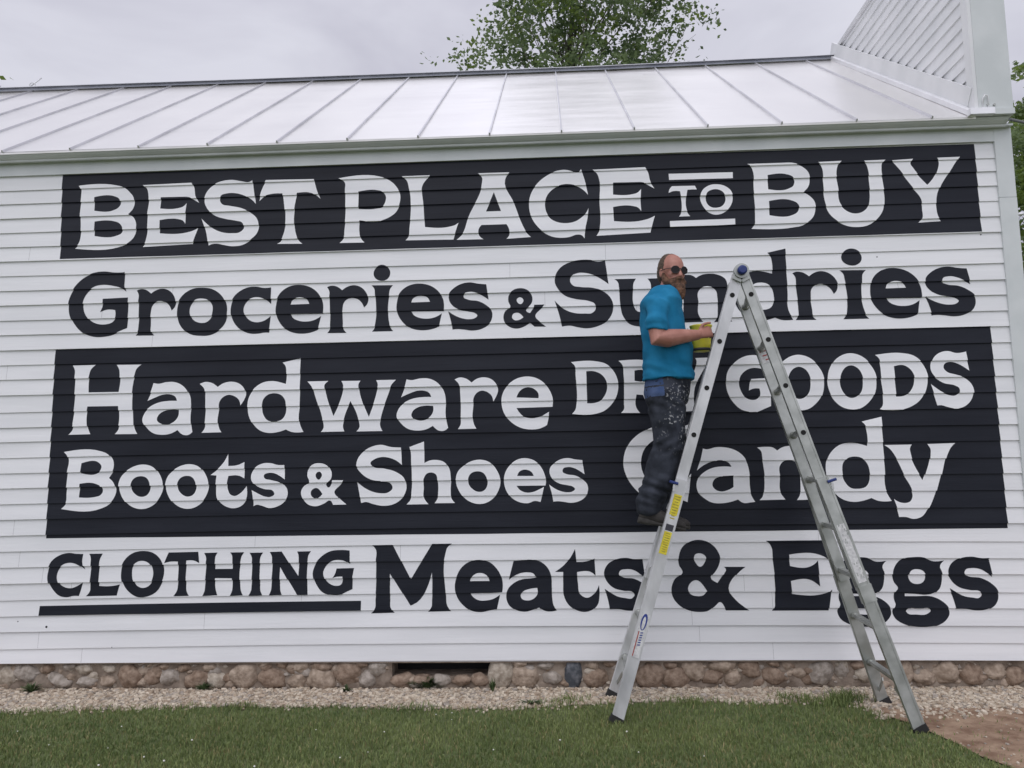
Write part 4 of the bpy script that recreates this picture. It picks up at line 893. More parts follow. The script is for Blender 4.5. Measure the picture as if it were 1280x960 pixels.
# ------------------------------------------------------------------ the painter on the ladder
PY = -0.50                                    # his mid-plane, between the rails
class Loft:
    """closed rings: (centre, forward radius, side radius, forward vector, side vector)"""
    def __init__(s): s.v = []; s.f = []
    def rings(s, R, n=18, sq=1.0):
        b = len(s.v)
        for c, ra, rb, fa, sa in R:
            for j in range(n):
                t = 2*math.pi*j/n; ct, st = math.cos(t), math.sin(t)
                ct = math.copysign(abs(ct)**sq, ct); st = math.copysign(abs(st)**sq, st)
                s.v.append(Vector(c) + Vector(fa)*ra*ct + Vector(sa)*rb*st)
        for i in range(len(R)-1):
            for j in range(n):
                s.f.append((b+i*n+j, b+i*n+(j+1) % n, b+(i+1)*n+(j+1) % n, b+(i+1)*n+j))
        s.f.append(tuple(b+j for j in range(n-1, -1, -1))); e = b+(len(R)-1)*n; s.f.append(tuple(e+j for j in range(n)))
    def limb(s, pts, n=14):
        """pts: (centre, radius) or (centre, r_front, r_side); rings follow the path"""
        P = [Vector(p[0]) for p in pts]; R = []
        ref = None
        for i, p in enumerate(pts):
            t = (P[min(i+1, len(P)-1)]-P[max(i-1, 0)]).normalized()
            a = Vector((0, 1, 0)) if abs(t.y) < 0.9 else Vector((1, 0, 0))
            sa = (a - t*a.dot(t)).normalized(); fa = sa.cross(t)
            ra = p[1]; rb = p[2] if len(p) > 2 else p[1]
            R.append((P[i], ra, rb, fa, sa))
        # rounded ends
        d0 = (P[0]-P[1]).normalized(); d1 = (P[-1]-P[-2]).normalized()
        r0, r1 = R[0], R[-1]
        S = [(r0[0]+d0*min(r0[1], r0[2])*0.55, r0[1]*.45, r0[2]*.45, r0[3], r0[4]), (r0[0]+d0*min(r0[1], r0[2])*0.3, r0[1]*.85, r0[2]*.85, r0[3], r0[4])] + R + [(r1[0]+d1*min(r1[1], r1[2])*0.3, r1[1]*.85, r1[2]*.85, r1[3], r1[4]), (r1[0]+d1*min(r1[1], r1[2])*0.55, r1[1]*.45, r1[2]*.45, r1[3], r1[4])]
        s.rings(S, n)
    def ell(s, c, r, F, S, U, n=16, m=10):
        c = Vector(c); R = []
        for i in range(m+1):
            th = math.pi*(0.03+0.94*i/m); R.append((c + U*math.cos(th)*r[2], math.sin(th)*r[0], math.sin(th)*r[1], F, S))
        s.rings(R, n)
    def solid(s, name, voxel, mats, parent=None, smooth=3, disp=None, mask=None):
        me = bpy.data.meshes.new(name); me.from_pydata([tuple(v) for v in s.v], [], s.f); me.update()
        o = bpy.data.objects.new(name, me); col.objects.link(o)
        md = o.modifiers.new('r', 'REMESH'); md.mode = 'VOXEL'; md.voxel_size = voxel
        ms = o.modifiers.new('s', 'SMOOTH'); ms.factor = 0.5; ms.iterations = smooth
        dg = bpy.context.evaluated_depsgraph_get()
        m2 = bpy.data.meshes.new_from_object(o.evaluated_get(dg))
        bpy.data.objects.remove(o); bpy.data.meshes.remove(me)
        m2.name = name
        if disp:
            nn = [Vector(v.normal) for v in m2.vertices]
            for v, n_ in zip(m2.vertices, nn): v.co += n_*disp(v.co)
        for p in m2.polygons: p.use_smooth = True
        ob = link(name, m2, mats)
        if mask:
            for p in m2.polygons: p.material_index = mask(p.center, p.normal)
        if parent is not None: ob.parent = parent
        return ob
X3, Y3, Z3 = Vector((1, 0, 0)), Vector((0, 1, 0)), Vector((0, 0, 1))
def pp(px, py, y=PY): return atY(px, py, y)
# ---- key points
shR, shL = pp(823, 379, PY-0.185), pp(829, 385, PY+0.185)
shL = Vector((shR.x+0.015, PY+0.185, shR.z))
elR = pp(821, 423, PY-0.255); wrR = pp(873, 418.5, PY-0.16); haR = pp(884, 415, PY-0.135)
hipR, hipL = pp(834, 492, PY-0.095), pp(836, 492, PY+0.095)
hipL = Vector((hipR.x, PY+0.095, hipR.z))
knR = pp(836, 560, PY-0.10); knL = Vector((knR.x+0.055, PY+0.10, knR.z+0.01))
anR = pp(812, 634, PY-0.085); anL = Vector((anR.x+0.055, PY+0.085, anR.z+0.0))
headc = pp(840, 341, PY)
neckb = pp(832, 375, PY)
yaw = math.radians(-66)                       # he looks over his shoulder, towards the viewer's right
HF = Vector((math.cos(yaw), math.sin(yaw), -0.06)).normalized(); HS = Z3.cross(HF).normalized(); HU = HF.cross(HS).normalized()
def hp(f, s, u): return headc + HF*f + HS*s + HU*u
M['skin'] = noisy('sunburnt_skin', (0.37,0.160,0.120), (0.47,0.220,0.170), 14, 0.5, detail=4)
M['shirt'] = noisy('turquoise_cotton', (0.008,0.155,0.300), (0.018,0.200,0.370), 9, 0.85, detail=5, spec=0.2, bump=0.25, bscale=70, bdist=0.004)
M['jeans'] = noisy('dark_painted_jeans', (0.018,0.021,0.028), (0.046,0.052,0.068), 13, 0.9, detail=6, spec=0.2, bump=0.3, bscale=60, bdist=0.004)
# white spatter on the front of the thighs
_t = M['jeans'].node_tree; _b = _t.nodes['Principled BSDF']; _r = [n for n in _t.nodes if n.type == 'VALTORGB'][0]
_tc = [n for n in _t.nodes if n.type == 'TEX_COORD'][0]
_n1 = _t.nodes.new('ShaderNodeTexNoise'); _n1.inputs['Scale'].default_value = 62; _n1.inputs['Detail'].default_value = 3
_n2 = _t.nodes.new('ShaderNodeTexNoise'); _n2.inputs['Scale'].default_value = 9; _n2.inputs['Detail'].default_value = 2
_sp = _t.nodes.new('ShaderNodeSeparateXYZ'); _t.links.new(_tc.outputs['Object'], _sp.inputs[0])
for n in (_n1, _n2): _t.links.new(_tc.outputs['Object'], n.inputs['Vector'])
def _mr(src, a, b, c=0.0, d=1.0):
    n = _t.nodes.new('ShaderNodeMapRange'); n.inputs[1].default_value = a; n.inputs[2].default_value = b; n.inputs[3].default_value = c; n.inputs[4].default_value = d
    _t.links.new(src, n.inputs[0]); return n.outputs[0]
def _mm(op, a, b):
    n = _t.nodes.new('ShaderNodeMath'); n.operation = op
    for i, v in enumerate((a, b)):
        if isinstance(v, float): n.inputs[i].default_value = v
        else: _t.links.new(v, n.inputs[i])
    return n.outputs[0]
_zc = (hipR.z+knR.z)/2 + .03
_zm = _mm('MULTIPLY', _mr(_sp.outputs['Z'], _zc-.26, _zc-.10), _mr(_sp.outputs['Z'], _zc+.10, _zc+.26, 1.0, 0.0))
_xm = _mr(_sp.outputs['X'], hipR.x-.10, hipR.x+.02)
_k = _mm('MULTIPLY', _mm('MULTIPLY', _zm, _xm), _mr(_n2.outputs[0], .40, .55))
_f = _mm('MULTIPLY', _mr(_n1.outputs[0], .585, .64), _k)
_mx = _t.nodes.new('ShaderNodeMix'); _mx.data_type = 'RGBA'
_t.links.new(_f, _mx.inputs[0]); _t.links.new(_r.outputs[0], _mx.inputs[6]); _mx.inputs[7].default_value = (.42, .43, .44, 1)
_t.links.new(_mx.outputs[2], _b.inputs['Base Color'])
M['jeans_blue'] = noisy('blue_denim', (0.045,0.075,0.16), (0.075,0.11,0.21), 12, 0.9, detail=5, spec=0.2)
M['paintspot'] = mat('white_paint_spatter', (0.45,0.46,0.47), 0.7)
M['beard'] = noisy('reddish_brown_beard', (0.060,0.030,0.018), (0.17,0.085,0.048), 55, 0.8, detail=6, stretch=(1,1,0.4), bump=0.8, bscale=110, bstretch=(1,1,0.3), bdist=0.006)
M['hair'] = noisy('short_brown_hair', (0.055,0.036,0.024), (0.115,0.078,0.055), 60, 0.8, detail=6, bump=0.6, bscale=130, bdist=0.004)
M['boot'] = noisy('dark_leather', (0.022,0.019,0.018), (0.045,0.040,0.036), 14, 0.7, detail=5)
M['sole'] = noisy('boot_sole', (0.030,0.028,0.026), (0.05,0.047,0.043), 30, 0.85)
M['lens'] = mat('dark_lens', (0.008,0.005,0.005), 0.2, 0.0, 0.25)
M['glassframe'] = mat('dark_frame', (0.03,0.022,0.02), 0.35)
# ---- body: one continuous surface (mostly under the clothes)
B = Loft()
# torso, bottom to top
def torso(d, lift=0.0, hem=None):
    rows_ = [(492, 834, .120, .165), (475, 835, .145, .165), (455, 835, .150, .170), (435, 834, .150, .175), (415, 830, .138, .184), (398, 828, .124, .192), (379, 827, .120, .196), (369, 827, .098, .150), (361, 829, .066, .085)]
    R = []
    for py, px, ra, rb in rows_:
        if hem and py > hem[0]: continue
        c = pp(px, py, PY); R.append((c, ra+d, rb+d, X3, Y3))
    return R
B.rings([(c, a*.88, b*.88, f, s) for c, a, b, f, s in torso(-0.014)], 20)
B.limb([(neckb + Vector((-.005, 0, -.03)), .062), (neckb + Vector((.01, -.004, .04)), .058), (hp(-.02, 0, -.06), .060)])
# head: cranium, jaw, brow, nose, ears
B.ell(hp(-.012, 0, .031), (.100, .078, .095), HF, HS, HU)
B.ell(hp(.022, 0, -.045), (.070, .060, .075), HF, HS, HU)
B.ell(hp(.070, 0, .012), (.022, .052, .016), HF, HS, HU, 12, 8)
B.limb([(hp(.082, 0, .008), .010), (hp(.098, 0, -.018), .013), (hp(.104, 0, -.034), .016), (hp(.088, 0, -.044), .014)], 10)
for s in (-1, 1):
    B.ell(hp(.078, s*.016, -.036), (.012, .010, .009), HF, HS, HU, 8, 6)
    B.ell(hp(-.012, s*.078, -.006), (.020, .009, .032), HF, HS, HU, 10, 8)
    B.ell(hp(.052, s*.040, -.022), (.026, .022, .024), HF, HS, HU, 10, 8)
B.ell(hp(.080, 0, -.068), (.014, .024, .008), HF, HS, HU, 10, 6)
# arms
B.limb([(shR + Vector((-.005, .04, -.015)), .052), (shR*.6+elR*.4, .054), (shR*.25+elR*.75, .057), (elR, .055), (elR*.75+wrR*.25 + Vector((0, 0, -.004)), .059), (elR*.4+wrR*.6, .047), (wrR, .033)])
elL = Vector((shL.x+0.03, PY+0.235, shL.z-0.26)); can = pp(876.5, 422, PY+0.02); wrL = Vector((can.x-0.085, can.y+0.085, can.z-0.05))
B.limb([(shL + Vector((0, -.04, -.015)), .050), (shL*.5+elL*.5, .052), (elL, .045), (elL*.7+wrL*.3, .047), (wrL, .029)])
def hand(B, w0, fwd, up, side, curl, thumb_dir, sc_=1.0):
    """palm + five separate fingers; fwd along the palm, up = back of the hand, side = towards the thumb"""
    fwd = fwd.normalized(); up = (up - fwd*up.dot(fwd)).normalized(); side = (side - fwd*side.dot(fwd) - up*side.dot(up)).normalized()
    R = []
    for d, wd_, th_ in ((-.012, .028, .024), (.015, .034, .022), (.045, .041, .019), (.078, .043, .016), (.088, .040, .013)):
        R.append((w0 + fwd*d*sc_, th_*sc_, wd_*sc_, up, side))
    B.rings(R, 14)
    for i, (off, ln, r) in enumerate(((.031, .072, .0095), (.0105, .080, .0100), (-.0105, .074, .0095), (-.031, .058, .0082))):
        a = w0 + (fwd*.078 + side*off)*sc_; pts = [(a - fwd*.02*sc_, r*sc_)]; d = fwd.copy(); ang = 0
        for j, seg in enumerate((.42, .32, .26)):
            ang += curl[j] + 0.05*i
            d = fwd*math.cos(ang) - up*math.sin(ang)
            pts.append((a, r*sc_*(1-.06*j))); a = a + d*ln*seg*sc_
        pts.append((a, r*.8*sc_)); B.limb(pts, 8)
    a = w0 + (fwd*.02 + side*.030 - up*.004)*sc_; td = thumb_dir.normalized()
    B.limb([(a, .014*sc_), (a + (td*.032+side*.012)*sc_, .0115*sc_), (a + (td*.030+fwd*.022+side*.012)*sc_*1.15, .0098*sc_), (a + (td*.034+fwd*.044+side*.004)*sc_*1.2, .0085*sc_)], 8)
# right hand closes on the inner edge of the near rail
hdir = (haR-wrR).normalized()
hand(B, wrR + hdir*.012, hdir, Vector((-.15, -1, .15)), Vector((.2, 0, 1)), (0.55, 0.9, 0.7), Vector((.55, -.35, .55)), 0.98)
# left hand under and behind the paint bucket
hand(B, wrL, Vector((.75, -.12, -.02)), Vector((-.1, .95, -.3)), Vector((0, .2, 1)), (0.35, 0.5, 0.4), Vector((.3, -.5, .6)), 1.0)
# legs inside the trousers
for hip, kn, an, s in ((hipR, knR, anR, -1), (hipL, knL, anL, 1)):
    B.limb([(hip + Vector((0, 0, .02)), .085), (hip*.5+kn*.5, .072), (kn, .055), (kn*.6+an*.4 + Vector((-.01, 0, 0)), .055), (an, .040)])
person = B.solid('person', 0.0058, M['skin'], None, 3)
tag(person, 'bearded man in a turquoise T-shirt and dark paint-spattered jeans standing on the ladder', 'person')
# ---- shirt
S = Loft()
tr = torso(0.014, hem=(478,))
lo = pp(835.5, 476, PY)
R = [(lo + Vector((0, 0, .002)), .170, .184, X3, Y3), (lo + Vector((0, 0, .015)), .168, .182, X3, Y3)] + [r for r in tr if r[0].z > lo.z+0.02]
R = R[:-1] + [(R[-1][0] + Vector((0, 0, .012)), .068, .078, X3, Y3)]
S.rings(R, 26)
cuff = shR*.22+elR*.78
S.limb([(shR + Vector((-.01, .05, .005)), .076), (shR + Vector((0, 0, -.02)), .075), (shR*.6+elR*.4, .071), (cuff + Vector((0, 0, .04)), .072)], 18)
S.rings([(shR*.5+elR*.5, .072, .072, (elR-shR).normalized().cross(Y3).normalized(), Y3), (cuff, .070, .068, (elR-shR).normalized().cross(Y3).normalized(), Y3)], 18)
cl = shL*.3+elL*.7
S.limb([(shL + Vector((-.01, -.05, .005)), .078), (shL, .078), (shL*.6+elL*.4, .072), (cl, .069)], 18)
def folds(p):
    a = noise.noise(Vector((p.x*5, p.y*5, p.z*13)))*.006 + .017*noise.noise(Vector((p.x*12+p.z*8, p.y*7, p.z*5-p.x*4)))
    hz = max(0, 1-abs(p.z-(lo.z+.07))/.11)                     # bunching above the hem
    a += hz*.020*noise.noise(Vector((p.x*4, p.y*4, p.z*21+p.x*8)))
    d = (p-shR); a += .006*math.exp(-(d.length/.22)**2)*noise.noise(Vector((p.x*10, p.y*8, p.z*14+p.x*12)))*1.6
    q = (p-(elR*.3+shR*.7)); a += .004*math.exp(-(q.length/.15)**2)*noise.noise(Vector((p.x*26, p.y*12, p.z*7)))*1.6
    return a
shirt = S.solid('shirt', 0.008, M['shirt'], person, 4, folds)
# collar rib
mb = MB(); cc = pp(830, 363, PY) + Vector((.004, 0, 0))
mb.tube([cc + Vector((math.cos(a)*.070, math.sin(a)*.078, -.014*math.cos(a))) for a in [i*math.pi/12 for i in range(25)]], .0075, 8, 0, False)
mb.build('collar', M['shirt']).parent = person
# ---- trousers
T = Loft()
wst = pp(835, 470, PY)
T.rings([(wst, .148, .160, X3, Y3), (pp(834, 480), .150, .168, X3, Y3), (pp(833, 492), .148, .175, X3, Y3), (pp(833, 505), .132, .172, X3, Y3), (pp(834, 514), .10, .13, X3, Y3)], 22)
for hip, kn, an in ((hipR, knR, anR), (hipL, knL, anL)):
    T.limb([(hip + Vector((-.005, 0, .0)), .118, .108), (hip*.65+kn*.35, .116, .104), (hip*.3+kn*.7, .104, .092), (kn, .097, .086), (kn*.68+an*.32 + Vector((-.010, 0, 0)), .098, .086), (kn*.3+an*.7, .092, .083), (an + Vector((-.004, 0, .015)), .082, .074), (an + Vector((-.006, 0, -.022)), .080, .072)], 18)
def wrinkles(p):
    a = noise.noise(Vector((p.x*8, p.y*8, p.z*11)))*.005
    k = max(0, 1-abs(p.z-(anR.z+.11))/.15); a += k*.022*noise.noise(Vector((p.x*6, p.y*6, p.z*27+p.x*10)))
    k = max(0, 1-abs(p.z-knR.z)/.10); a += k*.018*noise.noise(Vector((p.x*7, p.y*7, p.z*22-p.x*14)))
    k = max(0, 1-abs(p.z-(hipR.z-.07))/.08); a += k*.005*math.sin((p.z + .6*p.x)*90)
    return a
pk = pp(816, 484, PY)
def jm(c, n_):
    # lighter blue back pockets, white spatter on the thighs
    if n_.x < 0.1 and c.y < PY and abs((c.z-pk.z)) < .075 and c.x < pk.x+.05 and noise.noise(c*30) > -.45 and abs(c.z-pk.z+.006) > .006: return 1
    if c.z > knR.z-.05 and c.z < hipR.z+.05:
        v = noise.noise(Vector((c.x*60, c.y*60, c.z*48))) + .6*noise.noise(Vector((c.x*22, c.y*22, c.z*22+9)))
        if v > 9: return 2
    return 0
T.solid('trousers', 0.0075, [M['jeans'], M['jeans_blue'], M['paintspot']], person, 3, wrinkles, jm)
mb = MB(); R = []
mb.tube([wst + Vector((math.cos(a)*.140, math.sin(a)*.150, -.022)) for a in [i*math.pi/16 for i in range(33)]], .012, 8, 0, False)
mb.build('belt', M['boot']).parent = person
# ---- boots, standing on the rung
rungz = rp('l', 0, 0.155+0.305*5).z + .018
for an, tx, s in ((anR, .235, -1), (anL, .235, 1)):
    K = Loft(); heel = Vector((an.x-.075, an.y, rungz+.036)); toe = Vector((an.x+.215, an.y-.02, rungz-.030))
    d = (toe-heel).normalized(); up = Vector((0, 1, 0)).cross(d) * -1; up = up if up.z > 0 else -up
    sd_ = d.cross(up)
    L = (toe-heel).length; Rr = []
    for f, w_, h in ((0, .026, .030), (.04, .034, .046), (.2, .038, .052), (.38, .040, .050), (.55, .045, .040), (.75, .048, .031), (.92, .040, .026), (1, .020, .018)):
        Rr.append((heel + d*L*f + up*(h), h, w_, up, sd_))
    K.rings(Rr, 16, 0.85)
    K.limb([(heel + d*.075 + up*.06, .050), (an + Vector((-.004, 0, .03)), .052), (an + Vector((.0, 0, .10)), .053)])
    bt = K.solid('boot', 0.006, M['boot'], person, 3)
    Q = Loft(); Rr = []
    for f, w_ in ((-.01, .026), (.03, .037), (.2, .041), (.38, .041), (.55, .047), (.75, .051), (.92, .043), (1.01, .022)):
        Rr.append((heel + d*L*f + up*.004, .012 + (.010 if f < .3 else 0), w_, up, sd_))
    Q.rings(Rr, 16, 0.6); so_ = Q.solid('sole', 0.006, M['sole'], bt, 1)
# ---- hair, beard, glasses
H = Loft()
def cap(c, n_): return 0
for u, f0, rf, rs in ((-.045, -.05, .052, .066), (-.02, -.045, .064, .078), (.01, -.042, .072, .0825), (.035, -.044, .072, .0815), (.06, -.048, .066, .076), (.085, -.052, .052, .064), (.102, -.055, .034, .046)):
    pass
H.rings([(hp(f0, 0, u), rf, rs, HF, HS) for u, f0, rf, rs in ((-.062, -.056, .040, .056), (-.045, -.050, .054, .069), (-.02, -.042, .068, .0800), (.01, -.030, .080, .0850), (.035, -.026, .084, .0845), (.062, -.024, .082, .0790), (.090, -.026, .072, .067), (.113, -.030, .052, .050), (.130, -.034, .030, .030))], 22)
H.solid('hair', 0.0055, M['hair'], person, 3, lambda p: .003*noise.noise(p*60))
Bd = Loft()
Bd.ell(hp(.052, 0, -.078), (.052, .064, .044), HF, HS, HU)
Bd.ell(hp(.066, 0, -.108), (.046, .054, .044), HF, HS, HU)
Bd.ell(hp(.078, .004, -.136), (.042, .048, .044), HF, HS, HU)
Bd.ell(hp(.086, .006, -.160), (.032, .036, .036), HF, HS, HU)
Bd.ell(hp(.090, 0, -.054), (.020, .038, .013), HF, HS, HU, 12, 8)
for s in (-1, 1):
    Bd.limb([(hp(.0, s*.070, -.01), .012), (hp(.012, s*.068, -.04), .020), (hp(.036, s*.055, -.075), .028)], 10)
Bd.solid('beard', 0.0055, M['beard'], person, 2, lambda p: .007*noise.noise(Vector((p.x*55, p.y*55, p.z*22))) + .004*noise.noise(p*90))
mb = MB(); lips = Loft()
gl = MB()
for s in (-1, 1):
    c = hp(.094, s*.034, .004); pts = []
    nrm = (HF*1 + HS*s*.28).normalized(); sx = HU.cross(nrm).normalized()
    for i in range(16):
        a = 2*math.pi*i/16; pts.append(c + sx*math.cos(a)*.028 + HU*(math.sin(a)*.0235 - .002))
    b = len(gl.v); gl.add(pts + [p - nrm*.003 for p in pts], [tuple(range(16)), tuple(range(31, 15, -1))] + [(i, 16+i, 16+(i+1) % 16, (i+1) % 16) for i in range(16)])
sg = gl.build('sunglasses', M['lens']); sg.parent = person
fr = MB()
for s in (-1, 1):
    c = hp(.095, s*.034, .004); nrm = (HF*1 + HS*s*.28).normalized(); sx = HU.cross(nrm).normalized()
    fr.tube([c + sx*math.cos(a)*.029 + HU*(math.sin(a)*.0245-.002) for a in [i*math.pi/8 for i in range(17)]], .0022, 6, 0, False)
    fr.tube([hp(.088, s*.062, .012), hp(.05, s*.078, .012), hp(-.01, s*.084, .008), hp(-.03, s*.082, -.004)], .0024, 6)
fr.tube([hp(.098, -.010, .008), hp(.101, 0, .011), hp(.098, .010, .008)], .0024, 6)
f_ = fr.build('frame', M['glassframe']); f_.parent = sg

# ------------------------------------------------------------------ yellow paint bucket in his left hand
M['bucket'] = noisy('yellow_plastic_smeared_with_paint', (0.68,0.61,0.08), (0.82,0.74,0.05), 16, 0.4, detail=5)
M['bucket_in'] = mat('bucket_paint', (0.03,0.03,0.035), 0.3)
mb = MB(); c0 = can + Vector((0, 0, -.092)); n = 24; prof = [(0.0, .052), (.006, .056), (.04, .060), (.11, .066), (.158, .0695), (.164, .074), (.171, .074), (.171, .069), (.11, .062), (.03, .056)]
vs = []
for z, r in prof:
    for j in range(n):
        a = 2*math.pi*j/n; vs.append(c0 + Vector((math.cos(a)*r, math.sin(a)*r, z)))
fs = [(i*n+j, i*n+(j+1) % n, (i+1)*n+(j+1) % n, (i+1)*n+j) for i in range(len(prof)-1) for j in range(n)]
mb.add(vs, fs + [tuple(range(n-1, -1, -1))], 0, True)
bk = empty('paint_bucket', tuple(c0)); tag(bk, 'small yellow plastic paint bucket held by the man beside the ladder rail', 'bucket')
o = mb.build('pail', M['bucket']); o.parent = bk; o.location = -c0
mb = MB(); mb.tube([c0 + Vector((0, 0, .05)), c0 + Vector((0, 0, .055))], .0555, 20); o = mb.build('paint', M['bucket_in']); o.parent = bk; o.location = -c0
mb = MB(); mb.tube([c0 + Vector((0, 0, .0005)), c0 + Vector((0, 0, .018))], .0585, 24); o = mb.build('base_band', M['ink']); o.parent = bk; o.location = -c0
mb = MB(); mb.tube([c0 + Vector((math.cos(a)*.077, math.sin(a)*.077*.35+.06, .165-.05*abs(math.sin(a)))) for a in [i*math.pi/12 for i in range(13)]], .0022, 6, 0, False); o = mb.build('handle', M['alu']); o.parent = bk; o.location = -c0
# ------------------------------------------------------------------ trees behind the store
def leafmat(name, c0, c1, rough=0.5):
    m = noisy(name, c0, c1, 2.0, rough, detail=5, spec=0.3)
    b = m.node_tree.nodes['Principled BSDF']
    t = m.node_tree; tr = t.nodes.new('ShaderNodeBsdfTranslucent'); mx = t.nodes.new('ShaderNodeMixShader'); mx.inputs[0].default_value = 0.5
    r = [n for n in t.nodes if n.type == 'VALTORGB'][0]; t.links.new(r.outputs[0], tr.inputs[0])
    o = [n for n in t.nodes if n.type == 'OUTPUT_MATERIAL'][0]
    t.links.new(b.outputs[0], mx.inputs[1]); t.links.new(tr.outputs[0], mx.inputs[2]); t.links.new(mx.outputs[0], o.inputs[0])
    return m
M['leaf1'] = leafmat('leaf_green', (0.16,0.225,0.10), (0.24,0.31,0.15))
M['leaf2'] = leafmat('leaf_dark', (0.095,0.145,0.068), (0.15,0.21,0.098))
M['leaf3'] = leafmat('leaf_bright', (0.16,0.23,0.050), (0.23,0.31,0.08))
M['bark'] = noisy('bark', (0.07,0.058,0.048), (0.16,0.14,0.12), 12, 0.9, detail=6, stretch=(1,1,0.25), bump=0.6, bscale=25, bdist=0.02)
def tree(name, base, height, clumps, leaf, nleaf, mats, wts, label, seed, trunk_r=0.16, spread=(.45, .45, .38), group=None):
    r = random.Random(seed); base = Vector(base)
    t = empty(name, tuple(base)); tag(t, label, 'tree', group)
    mb = MB(); top = base + Vector((0, 0, height*.8))
    path = [base + Vector((0, 0, height*.8*i/7)) + Vector((r.uniform(-.06, .06)*i*.4, r.uniform(-.06, .06)*i*.4, 0)) for i in range(8)]
    mb.tube(path, [trunk_r*(1-.115*i) for i in range(8)], 9)
    for ci, (c, _) in enumerate(clumps):
        if ci % 4: continue
        c = Vector(c); z = max(base.z+height*.2, min(base.z+height*.74, c.z - 1.15*((c-path[0]).xy.length) - .8))
        i = min(6, max(0, int((z-base.z)/(height*.8)*7))); a = path[i]*(1-((z-base.z)/(height*.8)*7-i)) + path[i+1]*(((z-base.z)/(height*.8)*7-i))
        m_ = a*.45+c*.55 + Vector((r.uniform(-.1, .1), r.uniform(-.1, .1), -.12))
        mb.tube([a, m_, c], [.020, .012, .005], 5)
        for q in range(1):
            e = c + Vector((r.gauss(0, spread[0]*.7), r.gauss(0, spread[1]*.7), r.gauss(0, spread[2]*.7))); mb.tube([m_*.3+c*.7, e], [.006, .003], 4)
    o = mb.build('trunk', M['bark']); o.parent = t; o.location = -base
    V, F, MI = [], [], []
    for c, k in clumps:
        c = Vector(c); sub = [Vector((r.gauss(0, spread[0]), r.gauss(0, spread[1]), r.gauss(0, spread[2]))) for _ in range(7)]
        cm = r.choices(range(len(mats)), wts)[0]
        for i in range(int(nleaf*k)):
            s = r.choice(sub); p = c + s + Vector((r.gauss(0, .105), r.gauss(0, .105), r.gauss(0, .085)))
            l = leaf*r.uniform(.6, 1.25); d = Vector((r.gauss(0, 1), r.gauss(0, 1), r.gauss(-.35, .7))).normalized(); u = d.orthogonal().normalized()
            u = (Matrix.Rotation(r.uniform(0, 6.28), 3, d) @ u); n_ = d.cross(u)
            b = len(V); V += [p, p + d*l*.5 + u*l*.30 + n_*l*.06, p + d*l, p + d*l*.5 - u*l*.30 + n_*l*.06]
            F.append((b, b+1, b+2, b+3)); MI.append(cm if r.random() < .7 else r.choices(range(len(mats)), wts)[0])
    me = bpy.data.meshes.new('crown'); me.from_pydata([tuple(v) for v in V], [], F); me.polygons.foreach_set('material_index', MI); me.update()
    o = link('crown', me, [M[m] for m in mats]); o.parent = t; o.location = -base
    return t
def pxclumps(pts, Y, r, dy=1.2):
    return [(tuple(atY(x, y, Y + r.uniform(-dy, dy))), k) for x, y, k in pts]
r0 = random.Random(2)
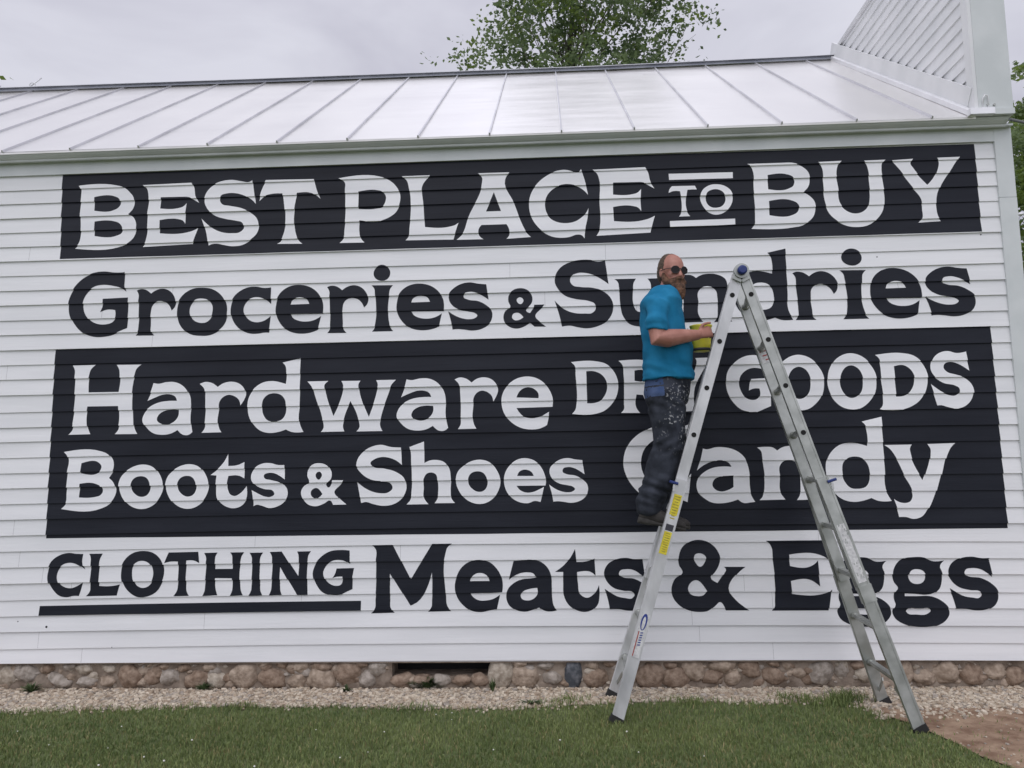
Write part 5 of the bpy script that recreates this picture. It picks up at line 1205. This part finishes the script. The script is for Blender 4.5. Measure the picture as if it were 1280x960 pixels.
# the tall tree over the middle of the ridge
pts = []
for i in range(60):
    x = r0.uniform(640, 830); pts.append((x, r0.uniform(-170+0.006*(x-735)**2, -5), r0.uniform(.7, 1.1)))
for i in range(30): pts.append((r0.uniform(645, 815), r0.uniform(-5, 100), r0.uniform(.45, .85)))
pts += [(573, 66, .20), (570, 78, .16), (598, 84, .40), (612, 66, .35), (622, 82, .6), (636, 60, .5), (640, 28, .45), (632, 44, .3), (655, 80, .8), (652, 6, .6), (690, 86, .8), (725, 90, .8), (760, 84, .9), (790, 86, .8), (812, 70, .45), (836, 20, .35), (850, 12, .3), (868, 14, .16), (858, 34, .2), (838, 44, .18), (866, 66, .10), (846, 2, .4), (825, 0, .6)]
Yt = 9.5
tree('tree', (atY(722, 300, Yt).x, Yt, GZ), 12.6, pxclumps(pts, Yt, r0, 1.3), 0.105, 270, ['leaf1', 'leaf2', 'leaf3'], [6, 3, 1], 'broad leafy green tree rising behind the middle of the roof ridge', 8, 0.11, (.27, .30, .24))
# its neighbours: a crown peeping over the left end of the roof, thick green ones beyond the right corner
r1 = random.Random(4)
pts = [(x-16, y+4, k) for x, y, k in [(17, 103, .09), (10, 110, .12), (-8, 112, .6), (-30, 108, 1), (-60, 110, 1), (-90, 120, 1), (-40, 150, 1), (-70, 170, 1), (-20, 160, 1), (-110, 160, 1), (2, 108, .10), (-100, 210, 1), (-50, 220, 1)]]
tree('tree', (atY(-60, 300, 14).x, 14, GZ), 10.5, pxclumps(pts, 14, r1, .8), 0.17, 110, ['leaf1', 'leaf3'], [3, 2], 'tree whose tip just shows over the left end of the roof', 9, 0.18, (.3, .3, .25))
pts = []
for i in range(46): pts.append((r1.uniform(1268, 1460), r1.uniform(150, 380), r1.uniform(.8, 1.1)))
pts += [(1280, 140, .4), (1296, 130, .8), (1312, 118, 1), (1340, 100, 1), (1370, 110, 1), (1285, 160, .9), (1274, 178, .7), (1276, 190, .9), (1274, 225, .9), (1282, 260, 1), (1278, 300, .9), (1290, 330, 1)]
tree('tree', (atY(1350, 300, 13).x, 13, GZ), 10.8, pxclumps(pts, 13, r1, 1.2), 0.12, 420, ['leaf3', 'leaf1'], [4, 2], 'bright green bushy tree seen past the right corner of the store', 10, 0.18)
pts = [(r1.uniform(1255, 1420), r1.uniform(200, 620), 1) for i in range(60)]
tree('tree', (atY(1340, 300, 19).x, 19, GZ), 9, pxclumps(pts, 19, r1, 1.2), 0.19, 300, ['leaf2', 'leaf1'], [3, 1], 'darker tree standing behind the bright one at the right corner', 12, 0.2, (.6, .6, .5))
# service cable running from the corner to the right
mb = MB(); a = atY(1262, 149, 0.03); b = a + Vector((9.0, 3.5, 0.6)); pts = []
for i in range(17):
    f = i/16; p = a + (b-a)*f; p.z -= 0.55*4*f*(1-f)*.5; pts.append(p)
mb.tube(pts, .011, 6)
M['cable'] = mat('grey_cable', (0.22,0.225,0.23), 0.6)
tag(mb.build('cable', M['cable']), 'grey service cable running off to the right from the top corner of the store', 'cable')
